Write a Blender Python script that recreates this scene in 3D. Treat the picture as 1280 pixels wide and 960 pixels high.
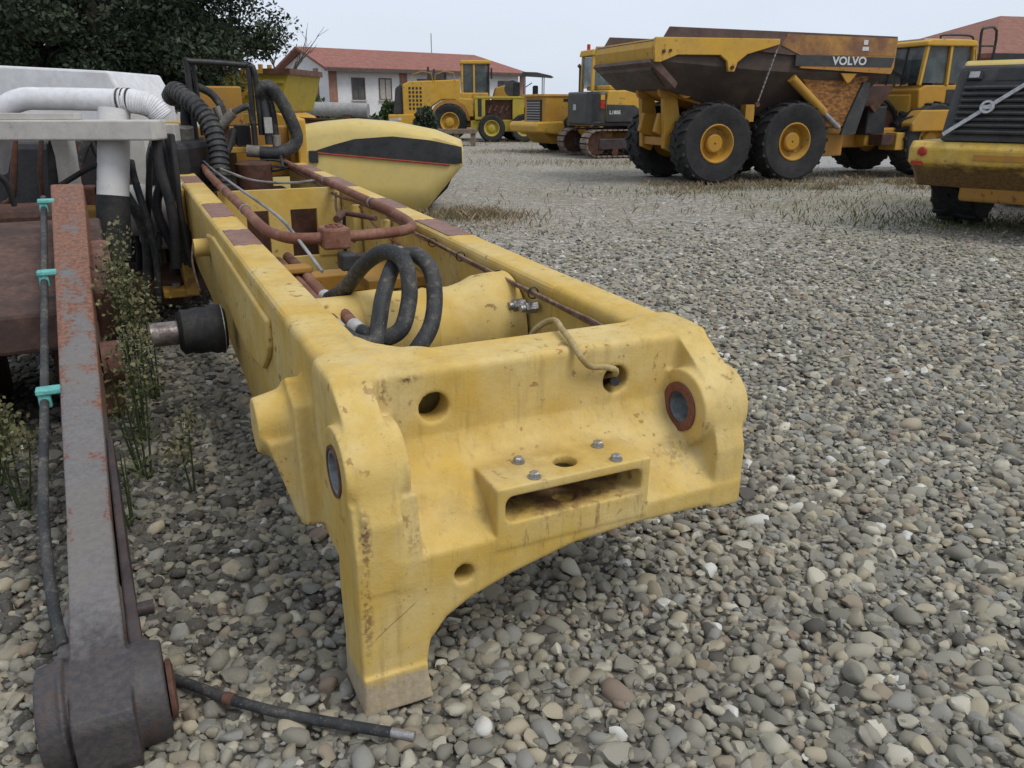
import bpy, math, random
import numpy as np
from mathutils import Vector, Matrix
R = math.radians
for o in list(bpy.data.objects): bpy.data.objects.remove(o, do_unlink=True)
scene = bpy.context.scene
COL = scene.collection

# ---------------------------------------------------------------- camera
cam_d = bpy.data.cameras.new('camera'); cam = bpy.data.objects.new('camera', cam_d); COL.objects.link(cam)
cam_d.sensor_width = 36; cam_d.lens = 28.125; cam_d.clip_start = .05; cam_d.clip_end = 3000
cam.location = (0, 0, 1.65); cam.rotation_euler = (R(90-19.2), 0, 0)
scene.camera = cam

# ---------------------------------------------------------------- sky, sun, exposure
SUN_EL, SUN_AZ = R(56), R(128)            # azimuth clockwise from +Y
world = bpy.data.worlds.new('World'); scene.world = world; world.use_nodes = True
nt = world.node_tree; nt.nodes.clear()
def wn(t, **k):
    n = nt.nodes.new(t)
    for a, b in k.items(): setattr(n, a, b)
    return n
sky = wn('ShaderNodeTexSky', sky_type='NISHITA', sun_disc=False, sun_elevation=SUN_EL, sun_rotation=SUN_AZ,
         air_density=1.0, dust_density=2.5, ozone_density=1.0)
hsv = wn('ShaderNodeHueSaturation'); hsv.inputs['Saturation'].default_value = .55
tc = wn('ShaderNodeTexCoord'); mp = wn('ShaderNodeMapping'); mp.inputs['Scale'].default_value = (1, 1, 3.2)
cl = wn('ShaderNodeTexNoise'); cl.inputs['Scale'].default_value = 1.6; cl.inputs['Detail'].default_value = 5; cl.inputs['Roughness'].default_value = .55
cr = wn('ShaderNodeMapRange'); cr.inputs[1].default_value = .3; cr.inputs[2].default_value = .72; cr.inputs[3].default_value = .62; cr.inputs[4].default_value = 1.0
mx = wn('ShaderNodeMix', data_type='RGBA'); mx.inputs[7].default_value = (4.1, 4.5, 5.2, 1)     # pale overcast cloud
bg = wn('ShaderNodeBackground'); bg.inputs['Strength'].default_value = .15
wo = wn('ShaderNodeOutputWorld')
L = nt.links.new
L(tc.outputs['Generated'], mp.inputs[0]); L(mp.outputs[0], cl.inputs['Vector']); L(cl.outputs['Fac'], cr.inputs[0])
L(sky.outputs[0], hsv.inputs['Color']); L(hsv.outputs[0], mx.inputs[6]); L(cr.outputs[0], mx.inputs[0])
L(mx.outputs[2], bg.inputs['Color']); L(bg.outputs[0], wo.inputs['Surface'])
sun_d = bpy.data.lights.new('sun', 'SUN'); sun_d.energy = 1.45; sun_d.angle = R(24); sun_d.color = (1, .96, .9)
sun = bpy.data.objects.new('sun', sun_d); COL.objects.link(sun)
sd = Vector((math.sin(SUN_AZ)*math.cos(SUN_EL), math.cos(SUN_AZ)*math.cos(SUN_EL), math.sin(SUN_EL)))
sun.rotation_euler = sd.to_track_quat('Z', 'Y').to_euler()
scene.view_settings.view_transform = 'Standard'; scene.view_settings.look = 'None'
scene.view_settings.gamma = 1; scene.view_settings.use_curve_mapping = False
scene.view_settings.exposure = 0.28
scene.cycles.max_bounces = 5; scene.cycles.diffuse_bounces = 2; scene.cycles.glossy_bounces = 2

# ---------------------------------------------------------------- helpers
def tag(o, label=None, cat=None, group=None, kind=None):
    for k, v in (('label', label), ('category', cat), ('group', group), ('kind', kind)):
        if v: o[k] = v
    return o
def empty(name, label, cat, loc=(0, 0, 0), rot=(0, 0, 0), group=None):
    o = bpy.data.objects.new(name, None); COL.objects.link(o); o.empty_display_size = .2
    o.location = loc; o.rotation_euler = rot
    return tag(o, label, cat, group)
def raw(name, v, f, mat, parent=None, smooth=False, bevel=0, loc=None, rot=None, autos=None):
    me = bpy.data.meshes.new(name); me.from_pydata([tuple(map(float, p)) for p in v], [], f)
    me.materials.append(mat)
    if smooth or autos: me.polygons.foreach_set('use_smooth', [True]*len(me.polygons))
    if autos:
        me.set_sharp_from_angle(angle=R(autos))
    o = bpy.data.objects.new(name, me); COL.objects.link(o)
    if parent: o.parent = parent
    if loc: o.location = loc
    if rot: o.rotation_euler = rot
    if bevel:
        b = o.modifiers.new('bevel', 'BEVEL'); b.width = bevel; b.segments = 2; b.limit_method = 'ANGLE'; b.angle_limit = R(40)
    return o
def cr_spline(pts, n=6):
    P = [np.array(p, float) for p in pts]
    if len(P) < 3 or n < 2: return P
    P = [2*P[0]-P[1]] + P + [2*P[-1]-P[-2]]; out = []
    for i in range(1, len(P)-2):
        a, b, c, d = P[i-1:i+3]
        for k in range(n):
            t = k/n
            out.append(.5*((2*b)+(c-a)*t+(2*a-5*b+4*c-d)*t*t+(3*b-a-3*c+d)*t**3))
    out.append(P[-2]); return out
class MB:
    def __init__(s): s.v = []; s.f = []
    def add(s, v, f):
        o = len(s.v); s.v += [tuple(p) for p in v]; s.f += [tuple(i+o for i in q) for q in f]; return s
    def box(s, a, b, m=None):
        (x0, y0, z0), (x1, y1, z1) = a, b
        v = [(x0,y0,z0),(x1,y0,z0),(x1,y1,z0),(x0,y1,z0),(x0,y0,z1),(x1,y0,z1),(x1,y1,z1),(x0,y1,z1)]
        if m: v = [tuple(m @ Vector(p)) for p in v]
        return s.add(v, [(3,2,1,0),(4,5,6,7),(0,1,5,4),(1,2,6,5),(2,3,7,6),(3,0,4,7)])
    def bar(s, p, q, w, h, up=(0, 0, 1)):          # box beam from p to q, width w, height h
        p, q = Vector(p), Vector(q); d = (q-p); l = d.length; d.normalize(); u = Vector(up)
        x = d.cross(u)
        if x.length < 1e-4: x = d.cross(Vector((1, 0, 0)))
        x.normalize(); z = x.cross(d)
        v = [p+d*t+x*a*w/2+z*b*h/2 for t in (0, l) for a, b in ((-1,-1),(1,-1),(1,1),(-1,1))]
        return s.add(v, [(0,1,2,3),(7,6,5,4),(0,4,5,1),(1,5,6,2),(2,6,7,3),(3,7,4,0)])
    def prism(s, poly, ax, a, b):                  # polygon in the plane normal to axis ax, extruded a..b
        def mk(p, t):
            q = list(p); q.insert(ax, t); return q
        n = len(poly); v = [mk(p, a) for p in poly]+[mk(p, b) for p in poly]
        return s.add(v, [tuple(range(n))[::-1], tuple(range(n, 2*n))]+[(i, (i+1) % n, n+(i+1) % n, n+i) for i in range(n)])
    def loft(s, secs, cap=True):                   # sections with equal vertex counts
        n = len(secs[0]); v = [p for q in secs for p in q]; f = []
        for k in range(len(secs)-1):
            for i in range(n):
                f.append((k*n+i, k*n+(i+1) % n, (k+1)*n+(i+1) % n, (k+1)*n+i))
        if cap: f += [tuple(range(n))[::-1], tuple(range((len(secs)-1)*n, len(secs)*n))]
        return s.add(v, f)
    def tube(s, pts, r, seg=10, n=6, cap=True):
        P = cr_spline(pts, n); m = len(P); rr = r if callable(r) else (lambda t: r)
        T = [P[min(i+1, m-1)]-P[max(i-1, 0)] for i in range(m)]
        T = [t/(np.linalg.norm(t)+1e-9) for t in T]
        x = np.cross(T[0], [0, 0, 1.]); x = x if np.linalg.norm(x) > .05 else np.cross(T[0], [1., 0, 0]); secs = []
        for i in range(m):
            x = x-T[i]*np.dot(x, T[i]); x /= np.linalg.norm(x); y = np.cross(T[i], x); q = rr(i/(m-1))
            secs.append([P[i]+q*(math.cos(a)*x+math.sin(a)*y) for a in [2*math.pi*k/seg for k in range(seg)]])
        return s.loft(secs, cap)
    def lathe(s, prof, o=(0, 0, 0), d=(0, 0, 1), seg=24, cap=True):   # profile (radius, height along d)
        o = np.array(o, float); d = np.array(d, float); d /= np.linalg.norm(d)
        x = np.cross(d, [0, 0, 1.]); x = x if np.linalg.norm(x) > .05 else np.cross(d, [1., 0, 0]); x /= np.linalg.norm(x); y = np.cross(d, x)
        secs = [[o+d*h+r*(math.cos(a)*x+math.sin(a)*y) for a in [2*math.pi*k/seg for k in range(seg)]] for r, h in prof]
        return s.loft(secs, cap)
    def cyl(s, p, q, r, seg=16, r2=None):
        p = np.array(p, float); q = np.array(q, float); l = np.linalg.norm(q-p)
        return s.lathe([(r, 0), (r if r2 is None else r2, l)], p, q-p, seg)
    def build(s, name, mat, parent=None, **k): return raw(name, s.v, s.f, mat, parent, **k)
def box(name, a, b, mat, parent=None, bevel=.0, **k): return MB().box(a, b).build(name, mat, parent, bevel=bevel, **k)
def cyl(name, p, q, r, mat, parent=None, seg=16, r2=None): return MB().cyl(p, q, r, seg, r2).build(name, mat, parent, autos=40)
def tube(name, pts, r, mat, parent=None, seg=10, n=6): return MB().tube(pts, r, seg, n).build(name, mat, parent, autos=60)
def lathe(name, prof, o, d, mat, parent=None, seg=24, autos=30): return MB().lathe(prof, o, d, seg).build(name, mat, parent, autos=autos)
def copy_tree(o, parent=None):
    c = o.copy(); COL.objects.link(c); c.parent = parent
    for ch in o.children: copy_tree(ch, c)
    return c

# ---------------------------------------------------------------- materials
class Sh:
    def __init__(s, name):
        s.m = bpy.data.materials.new(name); s.m.use_nodes = True; s.t = s.m.node_tree
        s.b = s.t.nodes['Principled BSDF']; s.co = s.n('ShaderNodeTexCoord').outputs['Object']
    def n(s, t, ins=None, **props):
        nd = s.t.nodes.new(t)
        for k, v in props.items(): setattr(nd, k, v)
        for k, v in (ins or {}).items(): s.set(nd.inputs[k], v)
        return nd
    def set(s, sock, v):
        if isinstance(v, bpy.types.NodeSocket): s.t.links.new(v, sock)
        elif isinstance(v, bpy.types.Node): s.t.links.new(v.outputs[0], sock)
        else: sock.default_value = (*v, 1) if isinstance(v, tuple) and len(v) == 3 and sock.type == 'RGBA' else v
    def noise(s, scale, detail=4, rough=.55, vec=None, stretch=None):
        v = vec or s.co
        if stretch: v = s.n('ShaderNodeMapping', {0: v, 'Scale': stretch}).outputs[0]
        return s.n('ShaderNodeTexNoise', {'Vector': v, 'Scale': scale, 'Detail': detail, 'Roughness': rough}).outputs[0]
    def ramp(s, f, lo, hi, a=0., b=1.):
        return s.n('ShaderNodeMapRange', {0: f, 1: lo, 2: hi, 3: a, 4: b}).outputs[0]
    def mix(s, f, a, b, mode='MIX'):
        return s.n('ShaderNodeMix', {0: f, 6: a, 7: b}, data_type='RGBA', blend_type=mode).outputs[2]
    def mul(s, a, b): return s.n('ShaderNodeMath', {0: a, 1: b}, operation='MULTIPLY').outputs[0]
    def out(s, col, rough=.5, metal=0., bump=None, bs=.3, bd=.01, spec=None):
        s.set(s.b.inputs['Base Color'], col); s.set(s.b.inputs['Roughness'], rough); s.set(s.b.inputs['Metallic'], metal)
        if spec is not None: s.b.inputs['Specular IOR Level'].default_value = spec
        if bump is not None:
            s.set(s.b.inputs['Normal'], s.n('ShaderNodeBump', {'Strength': bs, 'Distance': bd, 'Height': bump}).outputs[0])
        return s.m
RUST = (.13, .045, .02); RUST2 = (.22, .09, .035)
def m_paint(name, c, faded=None, rust=.3, dirt=.3, scale=1., rough=.55, dirtc=(.16, .13, .09), bumps=.15):
    s = Sh(name); faded = faded or tuple(.75*x+.25*.5 for x in c)
    n1 = s.noise(1.7*scale, 3, .6); n2 = s.noise(9*scale, 4, .66); n3 = s.noise(46*scale, 3, .6); n4 = s.noise(3.1*scale, 5, .7)
    col = s.mix(s.ramp(n1, .35, .68), c, faded)
    col = s.mix(s.ramp(n2, .3, .7, 0, .22), col, tuple(.72*x for x in c))
    dm = s.mul(s.ramp(n4, .44, .72), s.ramp(n3, .3, .7, .3, 1.))
    col = s.mix(s.mul(dm, dirt), col, dirtc)
    spk = s.ramp(s.noise(75*scale, 2, .5), .70, .76); col = s.mix(s.mul(spk, s.ramp(n2, .42, .6, 0, .8)), col, (.07, .045, .03))
    big = s.mul(s.ramp(n2, .585, .66), s.ramp(n1, .42, .6))
    rm = s.mul(s.ramp(s.n('ShaderNodeMath', {0: big, 1: s.mul(n3, .25)}, operation='ADD').outputs[0], .55-.25*rust, .75-.25*rust), min(1, rust*2.2))
    rc = s.mix(s.ramp(n3, .35, .65), RUST, RUST2)
    col = s.mix(rm, col, rc)
    ro = s.ramp(n2, .3, .7, rough-.05, rough+.18)
    h = s.n('ShaderNodeMath', {0: s.mul(n2, .6), 1: s.mul(n3, .4)}, operation='ADD').outputs[0]
    return s.out(col, ro, 0, h, bumps, .01, .28)
def m_mix(name, a, b, scale=6., lo=.42, hi=.6, rough=.7, c=None, bs=.3, metal=0., stretch=None):
    s = Sh(name); n1 = s.noise(scale, 4, .65, stretch=stretch); n2 = s.noise(scale*7, 3, .6)
    col = s.mix(s.ramp(n1, lo, hi), a, b)
    col = s.mix(s.ramp(n2, .35, .7, 0, .45), col, c or tuple(.5*x for x in a))
    return s.out(col, s.ramp(n2, .3, .7, rough-.1, min(1, rough+.12)), metal, n2, bs, .01, .3)
def m_glass(name, tint=(.35, .45, .45), rough=.05):
    s = Sh(name); s.b.inputs['Transmission Weight'].default_value = .0
    n = s.noise(2.5, 3)
    s.b.inputs['Alpha'].default_value = .5
    return s.out(s.mix(s.ramp(n, .35, .65), tuple(.10*x for x in tint), tuple(.3*x for x in tint)), rough, 0, None, spec=.5)
YEL = m_paint('frame_yellow', (.55, .36, .075), (.60, .46, .19), .32, .34, 2.2)
YELM = m_paint('machine_yellow', (.54, .30, .032), (.52, .32, .06), .24, .45, .8)
YELO = m_paint('orange_yellow', (.42, .21, .022), (.42, .25, .045), .28, .4, .8)
YELR = m_paint('rusty_yellow', (.36, .19, .025), (.33, .17, .04), .75, .5, 1.2)
YELP = m_paint('pale_yellow', (.58, .44, .14), (.57, .45, .18), .06, .30, .6, .42)
YELL = m_paint('lemon_yellow', (.42, .32, .03), (.38, .29, .05), .25, .4, 1.)
PRIMER = m_mix('rust_primer', (.16, .075, .055), (.22, .11, .085), 9, c=(.3, .24, .2), bs=.15)
RUSTM = m_mix('rust', (.10, .046, .03), (.17, .085, .06), 5, c=(.05, .03, .022))
RUSTD = m_mix('dark_rust', (.055, .028, .02), (.11, .048, .028), 4)
RUSTO = m_mix('orange_rust', (.38, .17, .04), (.16, .06, .02), 9, .4, .62)
PIPER = m_mix('rust_pipe', (.16, .065, .04), (.25, .125, .085), 7, c=(.12, .05, .03))
HOSE = m_mix('black_hose', (.028, .030, .033), (.055, .055, .055), 5, c=(.11, .10, .085), rough=.5, bs=.2)
def m_hose():
    s = Sh('scuffed_hose'); n1 = s.noise(6, 4, .65); n2 = s.noise(38, 3, .65); n3 = s.noise(120, 2, .6)
    col = s.mix(s.ramp(n1, .4, .62), (.022, .024, .027), (.052, .052, .050)); col = s.mix(s.mul(s.ramp(n2, .52, .66), s.ramp(n1, .42, .58, .1, .9)), col, (.13, .115, .09)); col = s.mix(s.ramp(n3, .62, .7, 0, .5), col, (.2, .17, .13))
    return s.out(col, .62, 0, n2, .25, .004, .3)
HOSE = m_hose()
RUB = m_mix('black_rubber', (.018, .018, .02), (.035, .034, .032), 6, c=(.012, .012, .012), rough=.7)
TYRE = m_mix('tyre_rubber', (.012, .013, .015), (.028, .028, .028), 2.5, c=(.05, .047, .042), rough=.8)
BLK = m_mix('black_paint', (.014, .015, .018), (.028, .028, .03), 4, c=(.04, .036, .03), rough=.45)
CHAR = m_mix('charcoal_plastic', (.030, .032, .035), (.052, .052, .052), 3, c=(.07, .065, .055), rough=.5)
STEEL = m_mix('grey_steel', (.30, .31, .32), (.42, .42, .41), 14, c=(.18, .15, .13), rough=.4, metal=.6)
ZINC = m_mix('zinc', (.42, .43, .44), (.30, .30, .30), 20, c=(.2, .17, .13), rough=.4, metal=.7)
GLASS = m_glass('cab_glass')
GLASSB = m_glass('green_glass', (.5, .75, .72))

# ---------------------------------------------------------------- ground
def m_gravel(name, src):
    s = Sh(name)
    r = s.n('ShaderNodeAttribute', attribute_name='rnd').outputs['Fac'] if src == 'attr' else s.n('ShaderNodeObjectInfo').outputs['Random']
    cr = s.n('ShaderNodeValToRGB', {0: r}); e = cr.color_ramp; e.interpolation = 'CONSTANT'
    cols = [(0, (0.221, 0.207, 0.166)), (.12, (0.286, 0.270, 0.216)), (.24, (0.178, 0.169, 0.138)), (.34, (0.336, 0.312, 0.241)), (.44, (0.243, 0.238, 0.212)), (.54, (0.371, 0.325, 0.230)),
            (.64, (0.270, 0.242, 0.175)), (.72, (0.207, 0.194, 0.152)), (.79, (0.413, 0.388, 0.302)), (.85, (0.268, 0.217, 0.156)), (.89, (.075, .068, .058)), (.93, (0.514, 0.484, 0.387)), (.96, (0.226, 0.171, 0.127)), (.98, (0.590, 0.585, 0.531))]
    while len(e.elements) < len(cols): e.elements.new(.5)
    for el, (p, c) in zip(e.elements, cols): el.position = p; el.color = (*c, 1)
    n1 = s.noise(28, 2, .6); n2 = s.noise(110, 2, .6)
    col = s.mix(s.ramp(n1, .32, .7, 0, .4), cr.outputs[0], (.11, .105, .09)); col = s.mix(s.ramp(n2, .55, .8, 0, .4), col, (.36, .35, .32))
    return s.out(col, .85, 0, None, spec=.2)
def m_ground():
    s = Sh('yard_ground'); co = s.co
    v = s.n('ShaderNodeTexVoronoi', {'Vector': co, 'Scale': 22., 'Randomness': 1.})
    sep = s.n('ShaderNodeSeparateColor', {0: v.outputs['Color']})
    cr = s.n('ShaderNodeValToRGB', {0: sep.outputs[0]}); e = cr.color_ramp
    for p, c in ((.0, (.15, .142, .122)), (.35, (.255, .238, .203)), (.7, (.32, .295, .245)), (1., (.54, .50, .44))):
        el = e.elements.new(p) if p not in (0., 1.) else e.elements[0 if p == 0. else -1]; el.color = (*c, 1)
    gap = s.ramp(v.outputs['Distance'], .55, .95)
    col = s.mix(gap, cr.outputs[0], (.13, .12, .10))
    big = s.noise(.22, 3, .6); big2 = s.noise(1.3, 5, .65)
    # thin dry grass and bare earth, in patches over the far yard
    sp = s.n('ShaderNodeSeparateXYZ', {0: co}); far = s.ramp(sp.outputs[1], 5., 14.); fx = s.ramp(sp.outputs[0], -2., 6.)
    earth = s.mul(s.ramp(big2, .46, .62), s.mul(far, s.ramp(big, .38, .6)))
    col = s.mix(s.mul(earth, .6), col, (.25, .205, .14))
    grn = s.mul(s.ramp(s.noise(.5, 5, .65), .47, .6), s.mul(far, fx))
    col = s.mix(s.mul(grn, .55), col, (.16, .165, .075))
    track = s.ramp(s.noise(.35, 3, .5, stretch=(1, .35, 1)), .45, .65, 0, .35); col = s.mix(track, col, (.36, .335, .285))
    col = s.mix(s.ramp(sp.outputs[1], 3., 7., .8, 0), col, s.mix(s.ramp(big2, .4, .6), (.06, .053, .043), (.10, .088, .07)))   # darker soil below the loose stones, fading out with distance
    h = s.n('ShaderNodeMath', {0: 1., 1: v.outputs['Distance']}, operation='SUBTRACT').outputs[0]
    return s.out(col, .92, 0, h, .9, .03, .2)
M_GR = m_ground()
ground = raw('ground', [(-900,-60,-.02),(900,-60,-.02),(900,1500,-.02),(-900,1500,-.02)], [(0,1,2,3)], M_GR); tag(ground, kind='structure')

rng = np.random.default_rng(7); random.seed(5)
def ico(sub):
    import bmesh
    bm = bmesh.new(); bmesh.ops.create_icosphere(bm, subdivisions=sub, radius=1); bm.verts.ensure_lookup_table()
    v = np.array([p.co[:] for p in bm.verts]); f = np.array([[q.index for q in t.verts] for t in bm.faces]); bm.free(); return v, f
def pebble(sub, planes=10):
    v, f = ico(sub); v = v.copy()
    for _ in range(planes):                                   # clip by random planes: worn, broken stone
        n = rng.normal(size=3); n /= np.linalg.norm(n); d = rng.uniform(.50, .84)
        k = v@n-d; m = k > 0; v[m] -= np.outer(k[m], n)*.98
    return v*1.12, f
SH2 = [pebble(2) for _ in range(10)]; SH1 = [pebble(1, 4) for _ in range(8)]
def scatter():
    P = []
    for (y0, y1, cell, lay) in ((.9, 4.6, .042, 0), (.9, 4.6, .06, 1), (.9, 4.6, .044, 2), (4.6, 12.5, .046, 0)):
        for yy in np.arange(y0, y1, cell):
            hw = .72*yy+1.1; xs = np.arange(-hw, hw, cell)
            p = np.stack([xs+rng.uniform(-.45, .45, len(xs))*cell, yy+rng.uniform(-.45, .45, len(xs))*cell, np.full(len(xs), lay)], 1); P.append(p)
    return np.concatenate(P)
PT = scatter(); PT = PT[rng.random(len(PT)) > np.clip((PT[:, 1]-5.6)/7.0, 0, 1)**.9]; NP = len(PT)
siz = np.clip(rng.lognormal(math.log(.0228), .29, NP), .009, .055); siz = np.where(PT[:, 2] == 2, rng.uniform(.007, .014, NP), siz)
siz[rng.random(NP) < .008] *= 1.3
siz *= np.clip(1.1-(PT[:, 1]-3.5)*.04, .78, 1.)
def rotm(n):
    a = rng.uniform(0, 2*math.pi, n); b = rng.normal(0, .28, n); c = rng.normal(0, .28, n)
    ca, sa, cb, sb, cc, sc = np.cos(a), np.sin(a), np.cos(b), np.sin(b), np.cos(c), np.sin(c); z = np.zeros(n); o = np.ones(n)
    Rz = np.stack([ca,-sa,z,sa,ca,z,z,z,o], 1).reshape(n,3,3); Rx = np.stack([o,z,z,z,cb,-sb,z,sb,cb], 1).reshape(n,3,3); Ry = np.stack([cc,z,sc,z,o,z,-sc,z,cc], 1).reshape(n,3,3)
    return Rz@Rx@Ry
RM = rotm(NP); SC = np.stack([siz*rng.uniform(1., 1.42, NP), siz*rng.uniform(.78, 1.05, NP), siz*rng.uniform(.52, .85, NP)], 1)
ZZ = np.where(PT[:, 2] == 0, -.016+rng.normal(0, .006, NP), np.where(PT[:, 2] == 1, -.026, -.008+rng.normal(0, .005, NP)))
RND = rng.random(NP); dk = rng.choice([.05, .28, .75, .5, .68, .3], NP); RND = np.where(PT[:, 2] > 0, dk, RND)  # lower layer and fines coloured darker, standing in for weaker light between stones
# the 300 stones that show largest become stones of their own
ang = math.radians(19.2); yy, xx = PT[:, 1], PT[:, 0]
dep = yy*math.cos(ang)+1.65*math.sin(ang); sx = xx/dep; sy = (yy*math.sin(ang)-1.65*math.cos(ang))/dep
vis = (abs(sx) < .625) & (sy > -.475) & (PT[:, 2] == 0)
vis &= ~((sx > -.6) & (sx < -.42) & (sy < -.2)) & ~((sx > -.22) & (sx < -.09) & (sy < -.3) & (sy > -.42))
score = np.where(vis, siz/dep*np.where(sx > -.3, 1, .5), 0); top = np.argsort(-score)[:300]
# shade painted as darker stone colours over the weedy strip between the machines
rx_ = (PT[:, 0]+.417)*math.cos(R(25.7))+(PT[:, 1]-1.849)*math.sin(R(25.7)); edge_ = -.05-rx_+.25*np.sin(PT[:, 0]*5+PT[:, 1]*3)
painted_shade = (rng.random(NP) < np.clip(edge_*2.2, 0, .85)*np.clip((PT[:, 1]-1.9)*1.2, 0, 1)); RND = np.where(painted_shade, rng.choice([.905, .905, .90, .75, .28, .90], NP), RND)
single = np.zeros(NP, bool); single[top] = True
M_ST = m_gravel('stone', 'obj'); M_GV = m_gravel('gravel', 'attr')
stone_me = []
for k, (v, f) in enumerate(SH2):
    me = bpy.data.meshes.new('stone'); me.from_pydata(v.tolist(), [], f.tolist()); me.materials.append(M_ST)
    me.polygons.foreach_set('use_smooth', [True]*len(f)); me.set_sharp_from_angle(angle=R(44)); stone_me.append(me)
for i in top:
    o = bpy.data.objects.new('stone', stone_me[int(i) % 10]); COL.objects.link(o); o.parent = ground
    o.matrix_local = Matrix.Translation((PT[i, 0], PT[i, 1], ZZ[i]+.004)) @ Matrix(RM[i].tolist()).to_4x4() @ Matrix.Diagonal((*SC[i], 1))
VV, FF, RR = [], [], []; off = 0
near = (PT[:, 1] < 4.6) & (PT[:, 2] == 0)
for shapes, msk in ((SH2, near & ~single), (SH1, ~near & ~single)):
    idx = np.where(msk)[0]
    for k, (v, f) in enumerate(shapes):
        ii = idx[idx % len(shapes) == k]
        w = np.einsum('nij,nvj->nvi', RM[ii], v[None]*SC[ii][:, None, :])+np.stack([PT[ii, 0], PT[ii, 1], ZZ[ii]], 1)[:, None, :]
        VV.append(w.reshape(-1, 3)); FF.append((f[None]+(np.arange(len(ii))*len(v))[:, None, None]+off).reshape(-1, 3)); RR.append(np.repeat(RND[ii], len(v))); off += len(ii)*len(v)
def fast_mesh(name, V, F, mat, parent=None, rnd=None, smooth=True):
    me = bpy.data.meshes.new(name); k = F.shape[1]
    me.vertices.add(len(V)); me.vertices.foreach_set('co', np.ascontiguousarray(V, np.float32).ravel())
    me.loops.add(F.size); me.loops.foreach_set('vertex_index', np.ascontiguousarray(F, np.int32).ravel())
    me.polygons.add(len(F)); me.polygons.foreach_set('loop_start', np.arange(0, F.size, k, dtype=np.int32))
    if rnd is not None:
        a = me.attributes.new('rnd', 'FLOAT', 'POINT'); a.data.foreach_set('value', rnd.astype(np.float32))
    me.update(calc_edges=True); me.validate()
    if smooth: me.polygons.foreach_set('use_smooth', np.ones(len(F), bool))
    me.materials.append(mat); o = bpy.data.objects.new(name, me); COL.objects.link(o)
    if parent: o.parent = parent
    return o
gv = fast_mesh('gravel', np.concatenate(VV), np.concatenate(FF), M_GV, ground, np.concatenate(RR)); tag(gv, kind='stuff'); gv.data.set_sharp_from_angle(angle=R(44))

# ---------------------------------------------------------------- the bare machine frame in the foreground
FR = empty('hauler_chassis', 'long bare yellow articulated chassis resting on gravel, thick cast end towards the camera', 'chassis',
           (-.417, 1.849, 0), (R(1.72), 0, R(25.7)))
def surface_nets(f, lo, h):
    nx, ny, nz = f.shape; S = f < 0; cs = []
    acc = np.zeros((nx-1, ny-1, nz-1, 3), np.float32); cnt = np.zeros((nx-1, ny-1, nz-1), np.float32)
    base = np.stack(np.meshgrid(np.arange(nx-1), np.arange(ny-1), np.arange(nz-1), indexing='ij'), -1).astype(np.float32)
    sl = lambda a, d: a[d[0]:nx-1+d[0], d[1]:ny-1+d[1], d[2]:nz-1+d[2]]
    for ax in range(3):
        for p in (0, 1):
            for q in (0, 1):
                d0 = [p, q]; d0.insert(ax, 0); d1 = list(d0); d1[ax] = 1
                a, b = sl(f, d0), sl(f, d1); m = sl(S, d0) != sl(S, d1)
                t = np.where(m, a/np.where(m, a-b, 1), 0)
                for k in range(3):
                    acc[..., k] += m*(d0[k]+(t if k == ax else 0))
                cnt += m
    act = cnt > 0; idx = -np.ones(cnt.shape, np.int64); idx[act] = np.arange(act.sum())
    V = (base[act]+acc[act]/cnt[act][:, None])*h+np.array(lo); Fs = []
    for ax in range(3):
        o = [k for k in range(3) if k != ax]
        a = [slice(1, n-1) for n in f.shape]; b = list(a); a[ax] = slice(0, f.shape[ax]-1); b[ax] = slice(1, f.shape[ax])
        m = S[tuple(a)] != S[tuple(b)]; fl = S[tuple(a)][m]; I = np.argwhere(m); I[:, o[0]] += 1; I[:, o[1]] += 1
        def g(d0, d1):
            J = I.copy(); J[:, o[0]] -= d0; J[:, o[1]] -= d1; return idx[J[:, 0], J[:, 1], J[:, 2]]
        Q = np.stack([g(0, 0), g(1, 0), g(1, 1), g(0, 1)], 1)
        if ax == 1: fl = ~fl
        Q[~fl] = Q[~fl][:, ::-1]; Fs.append(Q)
    return V, np.concatenate(Fs)[:, ::-1]
def smin(a, b, k):
    h = np.clip(.5+.5*(b-a)/k, 0, 1); return b*(1-h)+a*h-k*h*(1-h)
def smax(a, b, k): return -smin(-a, -b, k)
def rbox(u, v, w, a, b, r=.015):
    q = [np.abs(x-(p+s)/2)-((s-p)/2-r) for x, p, s in zip((u, v, w), a, b)]
    return np.sqrt(sum(np.maximum(x, 0)**2 for x in q))+np.minimum(np.maximum(np.maximum(q[0], q[1]), q[2]), 0)-r
def poly2(v, w, P):                                   # convex polygon, clockwise or not: max of half-planes
    P = np.array(P); c = P.mean(0); d = None
    for i in range(len(P)):
        a, b = P[i], P[(i+1) % len(P)]; e = b-a; n = np.array([e[1], -e[0]])/np.hypot(*e)
        if n@(c-a) > 0: n = -n
        k = (v-a[0])*n[0]+(w-a[1])*n[1]; d = k if d is None else np.maximum(d, k)
    return d
HV = .0068
lo, hi = (-.16, -.05, -.03), (1.40, 1.02, .97)
ax_ = [np.arange(l, h_, HV, dtype=np.float32) for l, h_ in zip(lo, hi)]
u, v, w = ax_[0][:, None, None], ax_[1][None, :, None], ax_[2][None, None, :]
one = np.zeros((1, 1, 1), np.float32)
UC = .66
um = np.where(u < UC, u, 2*UC-u)                         # mirrored
beam = rbox(u+one, v+one, w+one, (.02, .25, .64), (1.30, .45, .93), .024)
wl = np.interp(ax_[0], [-.2, .165, .19, .205, .255, .332, .46, .669, .9, 1.25, 1.4], [-.1, -.1, .10, .19, .256, .301, .345, .395, .41, .405, .40])[:, None, None].astype(np.float32)
slope = np.gradient(wl[:, 0, 0], HV)[:, None, None]; archd = (wl-w)/np.sqrt(1+np.minimum(slope, 6)**2)
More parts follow.
